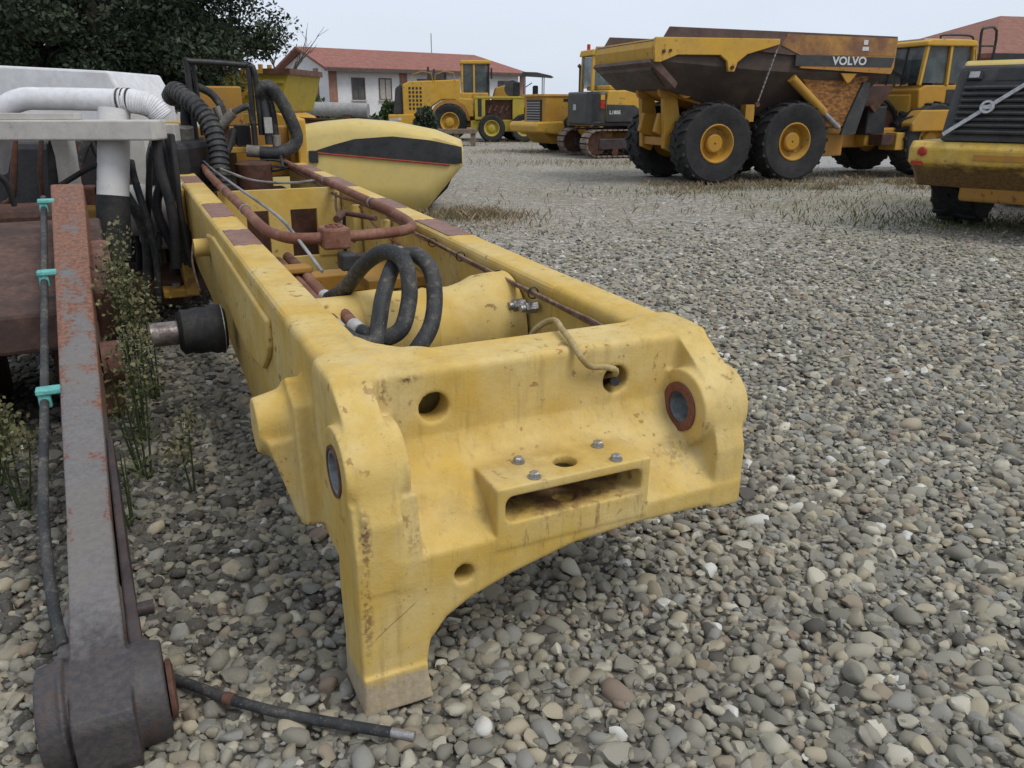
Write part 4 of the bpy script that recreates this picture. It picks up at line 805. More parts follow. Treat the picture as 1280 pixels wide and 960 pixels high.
# ---------------------------------------------------------------- machines across the yard
LG = 'wheel loaders parked in the yard'
BL = empty('wheel_loader', 'large wheel loader side-on before the white house, tall cab and rusty wheel arch', 'wheel loader', (-3.25, 43.4, 0), (0, 0, R(4)), LG)
for s in (-1, 1):
    wheel(BL, (.05, s*1.12, .86), s, .88, .62, .46, YELM, 20); wheel(BL, (3.3, s*1.12, .86), s, .88, .62, .46, YELM, 20)
MB().prism([(-2.25, 1.15), (-2.25, 2.62), (-1.9, 2.78), (.6, 2.86), (.6, 2.0), (1.25, 1.95), (1.25, 1.1), (.95, 1.1), (.80, 1.6), (.3, 1.92), (-.35, 1.92), (-.85, 1.6), (-1.0, 1.15)], 1, -1.15, 1.15).build('engine_hood', YELM, BL, bevel=.05)
MB().prism([(-2.75, 1.25), (-2.62, 2.45), (-2.35, 2.66), (-2.24, 2.66), (-2.24, 1.2)], 1, -.95, .95).build('rear_grille', CHAR, BL, bevel=.05)
MB().prism([(-3.0, .72), (-3.0, 1.22), (-1.1, 1.25), (-.95, .95), (-1.2, .62)], 1, -1.25, 1.25).build('counterweight', YELM, BL, bevel=.05)
MB().box((-.9, -.7, .6), (4.2, .7, 1.3)).build('frame', YELO, BL, bevel=.05)
for j in range(6):
    for k in range(4): MB().box((-1.95+.18*k, -1.165, 1.45+.19*j), (-1.85+.18*k, -1.151, 1.56+.19*j)).build('vent_slot', BLK, BL)
for s in (-1, 1):
    arch = [(1.02*math.cos(a)+.05, 1.02*math.sin(a)+.92) for a in [math.pi*k/12 for k in range(13)]]; inn = [(.84*math.cos(a)+.05, .84*math.sin(a)+.92) for a in [math.pi*k/12 for k in range(13)]]
    MB().prism(arch+inn[::-1], 1, *sorted((s*.75, s*1.17))).build('wheel_arch', ORUST, BL)
MB().box((.5, -1.05, 1.3), (2.0, 1.05, 2.25)).build('cab_base', YELM, BL, bevel=.05)
for x in (.72, 1.3, 1.98):
    for s in (-1, 1): MB().bar((x, s*.85, 2.2), (x+(.06 if x > 1.9 else 0), s*.85, 3.6), .09, .09).build('cab_post', YELM if x < 1.9 else BLK, BL)
MB().box((.62, -.95, 3.58), (2.15, .95, 3.76)).build('cab_roof', YELM, BL, bevel=.05)
for s in (-1, 1): MB().box((.78, s*.82-.01, 2.2), (1.95, s*.82+.01, 3.58)).build('side_window', GLASS, BL)
MB().box((2.0, -.8, 1.9), (2.02, .8, 3.58)).build('windscreen', GLASS, BL); MB().box((.70, -.8, 2.3), (.72, .8, 3.58)).build('rear_window', GLASS, BL)
MB().prism([(2.0, 1.2), (2.4, 2.5), (3.2, 2.7), (3.6, 1.9), (4.2, 1.2)], 1, -.45, .45).build('loader_tower', YELO, BL, bevel=.05)
cyl('air_cleaner', (-.25, -.4, 2.85), (-.25, -.4, 3.2), .18, BLK, BL, 14); MB().box((-1.0, -.6, 2.84), (-.2, .5, 3.15)).build('cooler_box', CHAR, BL, bevel=.03); cyl('exhaust', (-1.0, .3, 2.8), (-1.0, .3, 3.5), .06, CHAR, BL, 10); cyl('exhaust', (-.7, .3, 2.8), (-.7, .3, 3.4), .05, CHAR, BL, 10)
for x0 in (-1.7, -.6):
    tube('hand_rail', [(x0, -1.1, 2.2), (x0, -1.17, 3.1), (x0+.9, -1.17, 3.15), (x0+.9, -1.1, 2.2)], .02, YELO, BL, 6, 2)
tube('ladder', [(1.25, -1.1, 2.2), (1.35, -1.2, 1.2), (1.3, -1.2, .5)], .025, YELO, BL, 6, 3); tube('ladder', [(1.65, -1.1, 2.2), (1.7, -1.2, 1.2), (1.6, -1.2, .5)], .025, YELO, BL, 6, 3)
for k in range(5): MB().box((1.27, -1.22, .6+.3*k), (1.68, -1.15, .63+.3*k)).build('rung', YELO, BL)
MB().box((1.0, -.3, 2.2), (1.5, .3, 3.0)).build('seat', BLK, BL, bevel=.06)
MB().box((2.12, -1.1, 2.9), (2.2, -.95, 3.4)).build('mirror', BLK, BL)

GR = empty('compact_machine', 'small lemon-yellow open-engine machine with canopy, in front of the large loader', 'machine', (-.95, 41.0, 0), (0, 0, R(2)))
for s in (-1, 1):
    wheel(GR, (-.05, s*.8, .62), s, .64, .42, .36, YELL, 18); wheel(GR, (1.50, s*.8, .62), s, .64, .42, .36, YELL, 18)
MB().prism([(-1.05, .45), (-1.05, .95), (-.4, 1.0), (2.1, 1.0), (2.2, .7), (1.0, .45)], 1, -.55, .55).build('chassis', YELL, GR, bevel=.03)
MB().box((-.85, -.7, 1.0), (-.35, .7, 2.05)).build('radiator_box', YELL, GR, bevel=.03); MB().box((-.862, -.55, 1.15), (-.85, .55, 1.95)).build('radiator_grille', BLK, GR); MB().box((-.70, -.712, 1.15), (-.52, -.70, 1.95)).build('side_grille', BLK, GR)
MB().box((-.85, -.72, 1.95), (2.3, .72, 2.06)).build('engine_deck', YELL, GR, bevel=.02); MB().box((-.35, -.5, 1.0), (.95, .5, 1.9)).build('engine', RUSTD, GR, bevel=.05)
MB().box((.95, -.7, 1.0), (1.5, .7, 1.96)).build('tank', YELL, GR, bevel=.04); MB().box((1.75, -.7, 1.0), (2.25, .7, 1.96)).build('tank', YELL, GR, bevel=.04)
for k in range(4): cyl('engine_pipe', (-.2+.28*k, -.55, 1.3+.1*(k % 2)), (-.05+.28*k, -.55, 1.65), .05, RUSTM, GR, 8)
for x, zt in ((1.55, 3.05), (2.45, 3.05)):
    for s in (-1, 1): cyl('canopy_post', (x, s*.6, 2.05), (x, s*.6, zt), .025, STEEL, GR, 8)
MB().prism([(1.3, 3.0), (1.45, 3.14), (2.1, 3.12), (2.75, 2.98), (2.9, 2.9), (2.7, 2.92)], 1, -.8, .8).build('canopy', CHAR, GR)
cyl('drum', (.95, -.45, 2.42), (.95, .45, 2.42), .36, CHAR, GR, 20); MB().box((1.0, -.5, 2.06), (1.3, .5, 2.7)).build('seat_console', BLK, GR, bevel=.05); lathe('steering_wheel', [(.2, 0), (.22, .02), (.2, .04)], (1.75, 0, 2.55), (-.5, 0, .8), BLK, GR, 16)
MB().box((1.95, -.25, 2.06), (2.2, .25, 2.55)).build('seat', BLK, GR, bevel=.06)

CL = empty('wheel_loader', 'old boxy yellow wheel loader with small black grille and tall exhaust stack', 'wheel loader', (1.95, 32.0, 0), (0, 0, R(28)), LG)
for s in (-1, 1): wheel(CL, (.15, s*.95, .72), s, .74, .55, .38, YELO, 18); wheel(CL, (2.9, s*.95, .72), s, .74, .55, .38, YELO, 18)
MB().prism([(-1.25, .65), (-1.25, 1.98), (1.8, 2.02), (1.8, .65), (-.4, .30), (-.9, .30)], 1, -.80, .80).build('engine_hood', YELO, CL, bevel=.03)
MB().box((-1.35, -.84, 1.96), (1.9, .84, 2.04)).build('hood_lid', YELM, CL, bevel=.01)
MB().box((-1.30, -.52, 1.05), (-1.245, .52, 1.85)).build('rear_grille', BLK, CL)
for k in range(8): MB().box((-1.325, -.5, 1.1+.09*k), (-1.30, .5, 1.13+.09*k)).build('grille_slat', STEEL, CL)
MB().prism([(-1.75, .72), (-1.8, .95), (-1.7, 1.08), (-.6, 1.10), (-.5, .6)], 1, -1.05, 1.05).build('counterweight', YELM, CL, bevel=.06)
MB().box((-.5, -.81, 1.78), (.8, -.802, 1.88)).build('name_strip', BLK, CL)
tube('exhaust', [(.6, -.2, 2.0), (.6, -.2, 2.95), (.58, -.2, 3.0), (.50, -.2, 3.06)], .07, CHAR, CL, 12, 3); lathe('air_cleaner', [(.06, 0), (.06, .22), (.14, .24), (.14, .42), (.1, .46)], (1.75, -.3, 2.02), (0, 0, 1), CHAR, CL, 14)
MB().box((1.9, -.7, .6), (3.8, .7, 1.6)).build('front_frame', YELO, CL, bevel=.05)

EX = empty('excavator', 'tracked excavator with dark grey counterweight and glazed cab behind the dump truck tail', 'excavator', (3.92, 29.2, 0), (0, 0, R(18)))
TRK = m_mix('track_steel', (.14, .11, .09), (.26, .21, .17), 6, c=(.08, .06, .05))
for s in (-1, 1):
    y0, y1 = s*1.05-.30, s*1.05+.30
    n = 46; Lx = 1.55; Rr = .42
    for k in range(n):
        t = k/n*(4*Lx+2*math.pi*Rr)
        if t < 2*Lx: x, z, a = -Lx+t, 2*Rr+.04, 0
        elif t < 2*Lx+math.pi*Rr: a = (t-2*Lx)/Rr; x, z, a = Lx+math.sin(a)*Rr, Rr+.04+math.cos(a)*Rr, a
        elif t < 4*Lx+math.pi*Rr: x, z, a = Lx-(t-2*Lx-math.pi*Rr), .04, math.pi
        else: a = math.pi+(t-4*Lx-math.pi*Rr)/Rr; x, z = -Lx+math.sin(a)*Rr, Rr+.04+math.cos(a)*Rr
        m = Matrix.Translation((x, 0, z)) @ Matrix.Rotation(a, 4, 'Y')
        MB().box((-.075, y0, -.025), (.075, y1, .02), m).build('track_shoe', TRK, EX)
    MB().box((-1.5, y0+.12, .25), (1.5, y1-.12, .62)).build('track_frame', DKST, EX, bevel=.04)
    for x in (-1.55, 1.55): lathe('sprocket', [(.1, 0), (.36, .01), (.36, .30), (.1, .31)], (x, s*1.05-.15, .46), (0, 1, 0), RUSTD, EX, 18)
    for x in (-.9, -.3, .3, .9): cyl('track_roller', (x, s*1.05-.18, .18), (x, s*1.05+.18, .18), .12, RUSTD, EX, 12)
MB().box((-.8, -.8, .45), (.8, .8, .80)).build('undercarriage', ORUST, EX, bevel=.06); cyl('slew_ring', (0, 0, .8), (0, 0, 1.0), .75, RUSTD, EX, 24)
MB().box((-1.7, -1.25, 1.0), (1.9, 1.25, 1.15)).build('deck', BLK, EX, bevel=.03)
MB().prism([(-1.30, 1.15), (-1.3, 1.72), (-1.25, 2.12), (.3, 2.14), (.3, 1.15)], 1, -1.27, -.1).build('engine_cover', YELM, EX, bevel=.05)
MB().prism([(-1.30, 1.14), (-1.28, 1.68), (-.30, 1.66), (-.08, 1.50), (.12, 1.14)], 1, -1.30, -1.26).build('side_band', CHAR, EX, bevel=.01)
text('L180E', .16, (-1.2, -1.305, 1.38), (R(90), 0, 0), LET, EX, .004)
MB().prism([(.32, 1.15), (.32, 2.12), (1.3, 2.12), (1.75, 2.05), (1.85, 1.3), (1.7, 1.15)], 1, -1.27, -.3).build('side_cover', YELM, EX, bevel=.03)
MB().prism([(1.05, 1.92), (1.95, 1.92), (1.95, 2.12), (.9, 2.12)], 1, -1.30, -1.26).build('name_plate', CHAR, EX)
text('VOLVO', .15, (1.25, -1.305, 1.96), (R(90), 0, 0), LET, EX, .004)
sec = []
for (x, hw) in ((-1.28, 1.26), (-1.55, 1.24), (-1.72, 1.05), (-1.80, .75)): sec.append([(x, -hw, 1.02), (x, hw, 1.02), (x, hw, 2.08), (x, -hw, 2.08)])
MB().loft(sec).build('counterweight', CHAR, EX, bevel=.08)
MB().box((-1.7, -1.12, 1.0), (-1.3, 1.1, 1.10)).build('counterweight_scuff', YELO, EX)
text('0B', .26, (-1.815, .35, 1.5), (R(90), 0, R(-90)), LET, EX, .006); MB().box((-1.50, -1.264, 1.55), (-1.36, -1.246, 1.80)).build('red_marker', RED, EX); MB().box((-1.50, -1.264, 1.82), (-1.36, -1.246, 1.98)).build('yellow_marker', YELM, EX)
MB().box((-1.1, -1.0, 2.13), (.1, .9, 2.28)).build('engine_lid', YELM, EX, bevel=.04)
for x, y in ((-1.25, .95), (-1.25, .05), (.75, .95), (.75, .05)): MB().bar((x, y, 2.1), (x+.03, y, 3.28), .10, .10).build('cab_post', YELM if x < 0 else BLK, EX, bevel=.01)
MB().prism([(-1.35, 3.22), (.85, 3.22), (.95, 3.3), (.6, 3.42), (-1.3, 3.42)], 1, -.05, 1.05).build('cab_roof', YELM, EX, bevel=.04)
MB().box((-1.2, .02, 2.2), (.72, .04, 3.2)).build('side_window', GLASSB, EX); MB().box((-1.2, .95, 2.2), (.72, .97, 3.2)).build('side_window', GLASSB, EX); MB().box((-1.26, .1, 2.3), (-1.24, .9, 3.2)).build('rear_window', GLASSB, EX); MB().box((.78, .1, 2.2), (.80, .9, 3.2)).build('windscreen', GLASSB, EX)
MB().box((-.5, .25, 2.1), (-.05, .75, 2.95)).build('seat', BLK, EX, bevel=.06)
cyl('beacon', (-1.1, .8, 3.42), (-1.1, .8, 3.62), .06, RED, EX, 10)
MB().prism([(.9, 1.5), (1.1, 2.4), (2.6, 3.4), (4.5, 2.9), (4.4, 2.7), (2.7, 3.05), (1.6, 1.9), (1.5, 1.4)], 1, -.28, .02).build('boom', YELM, EX, bevel=.04)

# ---------------------------------------------------------------- loose hood on the ground
HD = empty('engine_hood', 'loose pale yellow engine hood with black band and red pinstripe lying on the gravel', 'engine hood', (-1.40, 13.25, 0), (0, 0, R(6)))
ss = np.linspace(-2.45, .62, 30)
zt = np.interp(ss, [-2.45, -2.05, -1.65, -1.12, -.46, .2, .62], [1.22, 1.32, 1.385, 1.43, 1.38, 1.25, 1.09]); zb = np.interp(ss, [-2.45, -2., -.03, .56, .62], [.25, .05, .0, .68, .74])
secs = []
for s_, t_, b_ in zip(ss, zt, zb):
    t2 = max(b_+.02, t_-np.interp(s_, [-1, .62], [.19, .06])); near = [(s_, .02*(1-(b_/1.2)), b_), (s_, -.008, b_+(t2-b_)*.35), (s_, .0, b_+(t2-b_)*.7), (s_, .03, t2), (s_, .06, t_-.085), (s_, .12, t_-.035), (s_, .24, t_-.004), (s_, .8, t_+.02)]
    secs.append(near+[(x, 1.6-y, z) for x, y, z in near[::-1]])
me = MB(); n = len(secs[0])
me.add([p for q in secs for p in q], [(k*n+i, k*n+i+1, (k+1)*n+i+1, (k+1)*n+i) for k in range(len(secs)-1) for i in range(n-1)])
hd = me.build('hood_shell', YELP, HD, autos=50); so = hd.modifiers.new('solid', 'SOLIDIFY'); so.thickness = .02; so.offset = 1
def hy(s_, z_):
    b_, t_ = np.interp(s_, ss, zb), np.interp(s_, ss, zt); t2 = max(b_+.02, t_-np.interp(s_, [-1, .62], [.19, .06])); q = (z_-b_)/(t2-b_)
    return np.interp(q, [0, .35, .7, 1], [.02*(1-b_/1.2), -.008, .0, .03])-.024
bs = np.linspace(-1.68, .60, 24); up = np.interp(bs, [-1.68, -1.4, -1.09, -.5, .09, .62], [.985, 1.07, 1.15, 1.19, 1.13, 1.02]); up = np.minimum(up, np.interp(bs, ss, zt)-np.interp(bs, [-1, .62], [.2, .06])-.004); dn = np.interp(bs, [-1.68, .5, .6], [.965, .76, .77]); dn = np.minimum(dn, up-.01); dn = np.maximum(dn, np.interp(bs, ss, zb)+.01)
v = []; f = []
for k, s_ in enumerate(bs):
    for j in range(5):
        z_ = dn[k]+(up[k]-dn[k])*j/4; v.append((s_, hy(s_, z_), z_))
    if k: f += [((k-1)*5+j, k*5+j, k*5+j+1, (k-1)*5+j+1) for j in range(4)]
o = raw('black_band', v, f, BLK, HD, smooth=True)
REDP = m_mix('red_stripe', (.28, .03, .03), (.35, .05, .04), 8)
MB().tube([(s_, hy(s_, d_-.02)-.002, d_-.022) for s_, d_ in zip(bs[:-2], dn[:-2])], .014, 6, 1).build('pinstripe', REDP, HD)
MB().box((-1.80, -.06, .80), (-1.66, .04, .98)).build('latch', BLK, HD, bevel=.01); lathe('cap_recess', [(.02, 0), (.14, .0), (.14, .012), (.02, .02)], (-2.0, .35, 1.335), (0, 0, 1), BLK, HD, 16)
MB().box((-2.1, .25, .05), (.05, 1.35, .12)).build('inner_frame', BLK, HD)
MB().prism([(.0, .03), (.36, .37), (.5, .66), (.25, .8), (-.3, .3)], 1, .12, 1.48).build('dark_liner', BLK, HD)

# ---------------------------------------------------------------- tipper body and scrap behind the frame
TB = empty('tipper_body', 'weathered yellow steel tipper body with hook rod standing behind the frame', 'tipper body', (-5.55, 19.4, 0), (0, 0, R(-6)))
MB().prism([(-1.4, 2.35), (.85, 2.30), (.60, 1.52), (-1.4, 1.52)], 1, -.9, 1.2).build('box_side', YELL, TB, bevel=.02)
for z_ in (1.85, 2.1): MB().box((-1.4, -.925, z_), (.72 if z_ > 2 else .66, -.902, z_+.05)).build('side_rib', YELL, TB)
for x in (-.9, -.4, .1): MB().box((x, -.935, 1.55), (x+.06, -.902, 2.28)).build('side_post', YELL, TB)
MB().box((-1.4, -.95, 2.30), (.3, 1.2, 2.38)).build('rim_edge', YELM, TB); MB().box((.3, -.95, 2.28), (.9, 1.2, 2.40)).build('rusty_edge', RUSTM, TB)
for k in range(9): MB().box((-1.2+.2*k, -.94, 2.38), (-1.12+.2*k, -.86, 2.38+random.uniform(.06, .16))).build('edge_tooth', YELM, TB)
tube('hook_rod', [(-.6, -1.0, 1.45), (-.15, -1.0, 1.85), (-.06, -1.0, 1.93), (.03, -1.0, 1.93), (.05, -1.0, 1.85)], .03, YELM, TB, 8, 4)
MB().prism([(-1.2, 1.5), (.55, 1.5), (.80, 1.4), (1.0, .75), (.6, .75), (.5, 1.25), (-.2, 1.25), (-.6, .8), (-1.2, .8)], 1, -1.0, .8).build('subframe', YELM, TB, bevel=.03)
MB().box((-1.3, -.7, .35), (1.2, .7, .8)).build('skid', RUSTD, TB, bevel=.03)
for x in (-.9, .8):
    for y in (-.5, .5): MB().box((x-.1, y-.1, 0), (x+.1, y+.1, .36)).build('prop', RUSTD, TB)
def scrap(loc, rz, lab, parts):
    s = empty('scrap_part', lab, 'scrap metal', loc, (0, 0, R(rz)), 'scrap parts behind the loose hood')
    for nm, mb, mt in parts: mb.build(nm, mt, s, bevel=.02)
scrap((-4.5, 16.4, 0), 10, 'heap-like rusty and yellow casting between tipper body and loose hood', [('casting', MB().prism([(-.5, 0), (-.55, 1.0), (-.2, 1.12), (.3, 1.02), (.7, .95), (.9, .2), (.8, 0)], 1, -.4, .4), YELR), ('bracket', MB().bar((-.5, -.2, 1.1), (.4, -.1, 1.22), .25, .12), RUSTM), ('bracket', MB().bar((.1, -.3, 1.02), (.85, -.2, 1.12), .15, .10), YELL), ('pin', MB().cyl((.35, -.3, 1.15), (.45, -.2, 1.30), .12, 12), RUSTM)])
scrap((-3.95, 19.0, 0), -4, 'long low rusty steel plate blade lying behind the loose hood', [('blade', MB().prism([(-1.6, 0), (-1.6, 1.42), (.9, 1.32), (1.9, .95), (1.9, 0)], 1, 0, .35), RUSTM), ('blade_edge', MB().bar((-1.6, -.04, 1.40), (.9, -.04, 1.30), .06, .06), RUSTD)])
MBp = empty('pallet_frame', 'low timber stand on the ground before the large loader wheel', 'stand', (-2.4, 36.5, 0)); 
for x in (-.7, 0, .7): MB().box((x-.1, -.3, 0), (x+.1, .3, .5)).build('leg', m_mix('old_timber', (.16, .12, .08), (.23, .18, .12), 6), MBp)
MB().box((-.85, -.35, .5), (.85, .35, .68)).build('deck', m_mix('old_timber', (.16, .12, .08), (.23, .18, .12), 6), MBp)

# ---------------------------------------------------------------- road behind the yard
road = raw('road', [(5, 22.6, -.014), (80, 36, -.014), (80, 44, -.014), (5, 27.2, -.014)], [(0, 1, 2, 3)], m_mix('pale_asphalt', (.27, .265, .25), (.34, .33, .31), 2.5)); tag(road, kind='structure')

# ---------------------------------------------------------------- buildings
PLAS = m_mix('white_plaster', (.60, .60, .61), (.66, .66, .66), 1.2, rough=.85, c=(.48, .47, .45), bs=.1)
BRK = m_mix('brick_pilaster', (.27, .14, .10), (.33, .18, .13), 5)
def m_tiles():
    s = Sh('roof_tiles'); w = s.n('ShaderNodeTexWave', {'Vector': s.co, 'Scale': 1.3, 'Distortion': .6, 'Detail': 2.}, wave_type='BANDS', bands_direction='X')
    n = s.noise(3, 4); col = s.mix(s.ramp(n, .35, .65), (.22, .085, .062), (.28, .12, .088)); col = s.mix(s.ramp(w.outputs[0], .0, .35, .45, 0), col, (.15, .06, .04))
    return s.out(col, .85, 0, w.outputs[0], .6, .05)
TILES = m_tiles()
WH = empty('white_house', 'long white house with red tiled roof and brown pilasters across the yard', 'house', (-10.3, 48, 0), (0, 0, R(40)))
LW, DP, EV, RG = 14.0, 5.6, 3.75, 4.72        # local x along the wall, y back
MB().prism([(0, 0), (DP, 0), (DP, EV), (DP/2, RG-.1), (0, EV)], 0, 0, LW).build('wall', PLAS, WH)
for s, nm in ((1, 'a'), (-1, 'b')):
    y0, y1, z0 = (-.55, DP/2, EV-.22) if s > 0 else (DP+.55, DP/2, EV-.22)
    secs = [[(-.5, y0, z0), (LW+.5, y0, z0), (LW+.5, y0, z0+.14), (-.5, y0, z0+.14)], [(-.5, y1, RG), (LW-1.6, y1, RG), (LW-1.6, y1, RG+.14), (-.5, y1, RG+.14)]]
    MB().loft(secs).build('roof_slope', TILES, WH)
MB().add([(LW+.5, -.55, EV-.08), (LW+.5, DP+.55, EV-.08), (LW-1.6, DP/2, RG+.15)], [(0, 1, 2)]).build('roof_hip', TILES, WH)
MB().box((-.5, -.62, EV-.30), (LW+.5, -.55, EV-.12)).build('gutter', m_mix('dark_gutter', (.08, .06, .055), (.12, .09, .08), 5), WH)
for x in (.0, 4.7, 9.4, 14.1): MB().box((x, -.06, 0), (x+.5, .0, EV-.24)).build('pilaster', BRK, WH)
WFR = m_mix('window_frame_brown', (.12, .08, .06), (.16, .11, .08), 8)
for k, x in enumerate((1.5, 3.3, 6.0, 7.8, 10.7, 12.3)):
    f_ = MB().box((x-.06, -.05, 1.95), (x, .03, 3.16)).box((x+.75, -.05, 1.95), (x+.81, .03, 3.16)).box((x, -.05, 3.10), (x+.75, .03, 3.16)).box((x, -.05, 1.95), (x+.75, .03, 2.0)).box((x+.36, -.045, 2.0), (x+.40, .02, 3.1)).build('window', WFR, WH)
    MB().box((x, -.02, 2.0), (x+.75, -.008, 3.10)).build('pane', GLASS if k % 3 != 1 else m_mix('pale_shutter', (.35, .33, .3), (.42, .4, .37), 4), f_); MB().box((x-.12, -.12, 1.88), (x+.87, -.0, 1.945)).build('sill', CREAM, f_)
MB().box((-.05, 1.2, 0), (-.005, 1.7, EV-.1)).build('pilaster', BRK, WH); cyl('aerial', (9, DP/2, RG), (9, DP/2, RG+1.3), .03, STEEL, WH, 6)

OH = empty('orange_house', 'orange plastered house with brown hipped roof behind the dump truck cab', 'house', (18.4, 33, 0), (0, 0, R(14)))
ORP = m_mix('orange_plaster', (.50, .24, .13), (.56, .29, .17), 1.4, rough=.85, bs=.1)
MB().box((0, 0, 0), (14, 9, 3.55)).build('wall', ORP, OH)
e, zt_ = .7, 3.5; A = [(-e, -e), (14+e, -e), (14+e, 9+e), (-e, 9+e)]
m = MB(); m.add([(x, y, zt_) for x, y in A]+[(4.2, 4.5, 5.35), (9.8, 4.5, 5.35)]+[(x, y, zt_-.16) for x, y in A], [(0, 1, 5, 4), (1, 2, 5), (2, 3, 4, 5), (3, 0, 4), (0, 6, 7, 1), (1, 7, 8, 2), (2, 8, 9, 3), (3, 9, 6, 0), (9, 8, 7, 6)]); m.build('roof', m_mix('brown_roof', (.20, .085, .055), (.26, .115, .08), 3), OH)
MB().box((-e-.06, -e-.06, zt_-.28), (14+e, -e-.005, zt_-.02)).build('gutter', BLK, OH)
for x in (.9, 3.4, 6.2): 
    f_ = MB().box((x-.08, -.05, 1.3), (x+1.08, .0, 2.75)).build('window', WFR, OH); MB().box((x, -.065, 1.38), (x+1.0, -.052, 2.67)).build('pane', GLASSB, f_)

# ---------------------------------------------------------------- vegetation
def leaf_mat(name, a, b, c=None):
    s = Sh(name); r = s.n('ShaderNodeAttribute', attribute_name='rnd').outputs['Fac']
    col = s.mix(r, a, b); m = s.out(col, .7, 0, None, spec=.2)
    s.b.inputs['Subsurface Weight'].default_value = 0
    return m
def leaves(name, C, size, mat, parent, aspect=.55, flat=0., seed=1):
    g = np.random.default_rng(seed); n = len(C); a = g.normal(size=(n, 3)); a[:, 2] *= (1-flat); a /= np.linalg.norm(a, axis=1)[:, None]
    b = np.cross(a, g.normal(size=(n, 3))); b /= np.linalg.norm(b, axis=1)[:, None]; s = (size*g.uniform(.6, 1.4, n))[:, None]
    V = np.stack([C-a*s, C+b*s*aspect, C+a*s, C-b*s*aspect], 1).reshape(-1, 3); F = np.arange(4*n).reshape(-1, 4)
    return fast_mesh(name, V, F, mat, parent, np.repeat(g.random(n), 4), smooth=False)
def clump_cloud(g, cents, rad, per):
    out = []
    for c, r in zip(cents, rad):
        d = g.normal(size=(per, 3)); d /= np.linalg.norm(d, axis=1)[:, None]; out.append(c+d*(r*g.random(per)**.45)[:, None]*np.array([1, 1, .75]))
    return np.concatenate(out)
BARK = m_mix('bark', (.06, .048, .038), (.10, .08, .065), 8)
LEAFD = leaf_mat('dark_leaves', (.018, .030, .017), (.070, .092, .055)); LEAFG = leaf_mat('hedge_leaves', (.03, .055, .02), (.07, .10, .04)); LEAFW = leaf_mat('weed_leaves', (.035, .05, .018), (.085, .095, .04)); DRY = leaf_mat('dry_grass', (.17, .13, .075), (.33, .26, .16)); GRN = leaf_mat('green_grass', (.06, .085, .03), (.14, .16, .065)); SEED = leaf_mat('seed_heads', (.085, .085, .04), (.18, .165, .085))
g = np.random.default_rng(11)
TR = empty('evergreen_tree', 'big dark evergreen tree overhanging the yard at the upper left', 'tree', (-7.35, 15.2, 0))
tm = MB().tube([(0, 0, 0), (.05, 0, 1.2), (-.05, .1, 2.6), (.0, .05, 5.5)], lambda t: .26-.17*t, 12, 5)
cents, rad = [], []
for k in range(185):
    a = g.uniform(0, 6.28); z = g.uniform(2.05, 4.4) if k < 130 else g.uniform(4.2, 7.4); rm = 3.15*math.sin(min(1, (z-1.2)/2.6)*1.57)*math.sqrt(max(.05, 1-((z-3.4)/4.8)**2))
    q = rm*math.sqrt(g.uniform(.12, 1)); cents.append((q*math.cos(a), q*math.sin(a), z-.12*q)); rad.append(g.uniform(.40, .80))
for k in range(26):
    c = cents[k*4]; tm.tube([(0, .05, max(1.5, c[2]-1.3)), (c[0]*.5, c[1]*.5, c[2]-.35), c], lambda t: .075-.06*t, 6, 4)
tm.build('trunk', BARK, TR, autos=60)
leaves('crown', clump_cloud(g, np.array(cents), rad, 880), .046, LEAFD, TR, .5, .2, 3)
T2 = empty('evergreen_tree', 'second dark evergreen tree crown cut by the left picture edge', 'tree', (-11.9, 17.0, 0))
c2, r2 = [], []
for k in range(90):
    a = g.uniform(0, 6.28); z = g.uniform(2.0, 5.0) if k < 60 else g.uniform(4.5, 8.0); q = 3.2*math.sqrt(g.uniform(.1, 1))*math.sqrt(max(.08, 1-((z-4)/4.8)**2)); c2.append((q*math.cos(a), q*math.sin(a), z)); r2.append(g.uniform(.4, .8))
MB().tube([(0, 0, 0), (.1, 0, 3), (0, 0, 6)], lambda t: .25-.17*t, 10, 5).build('trunk', BARK, T2); leaves('crown', clump_cloud(g, np.array(c2), r2, 420), .075, LEAFD, T2, .5, .2, 4)
# bare trees
def bare(loc, h, seed, lab):
    gg = random.Random(seed); t = empty('bare_tree', lab, 'tree', loc); m = MB()
    def grow(p, d, l, r, n):
        q = p+d*l; m.tube([p, (p+q)/2+Vector((gg.uniform(-.04, .04), gg.uniform(-.04, .04), 0))*l, q], lambda t_: r*(1-.35*t_), 5, 2)
        if n:
            for _ in range(gg.choice((2, 3, 3))):
                e = (d+Vector((gg.uniform(-.7, .7), gg.uniform(-.7, .7), gg.uniform(-.1, .5)))).normalized(); grow(p+d*l*gg.uniform(.55, 1), e, l*gg.uniform(.55, .8), r*.58, n-1)
    grow(Vector((0, 0, 0)), Vector((0, 0, 1)), h*.38, h*.016, 4); m.build('branches', BARK, t, autos=60)
bare((-12.2, 45.5, 0), 6.6, 3, 'thin bare tree left of the white house gable'); 
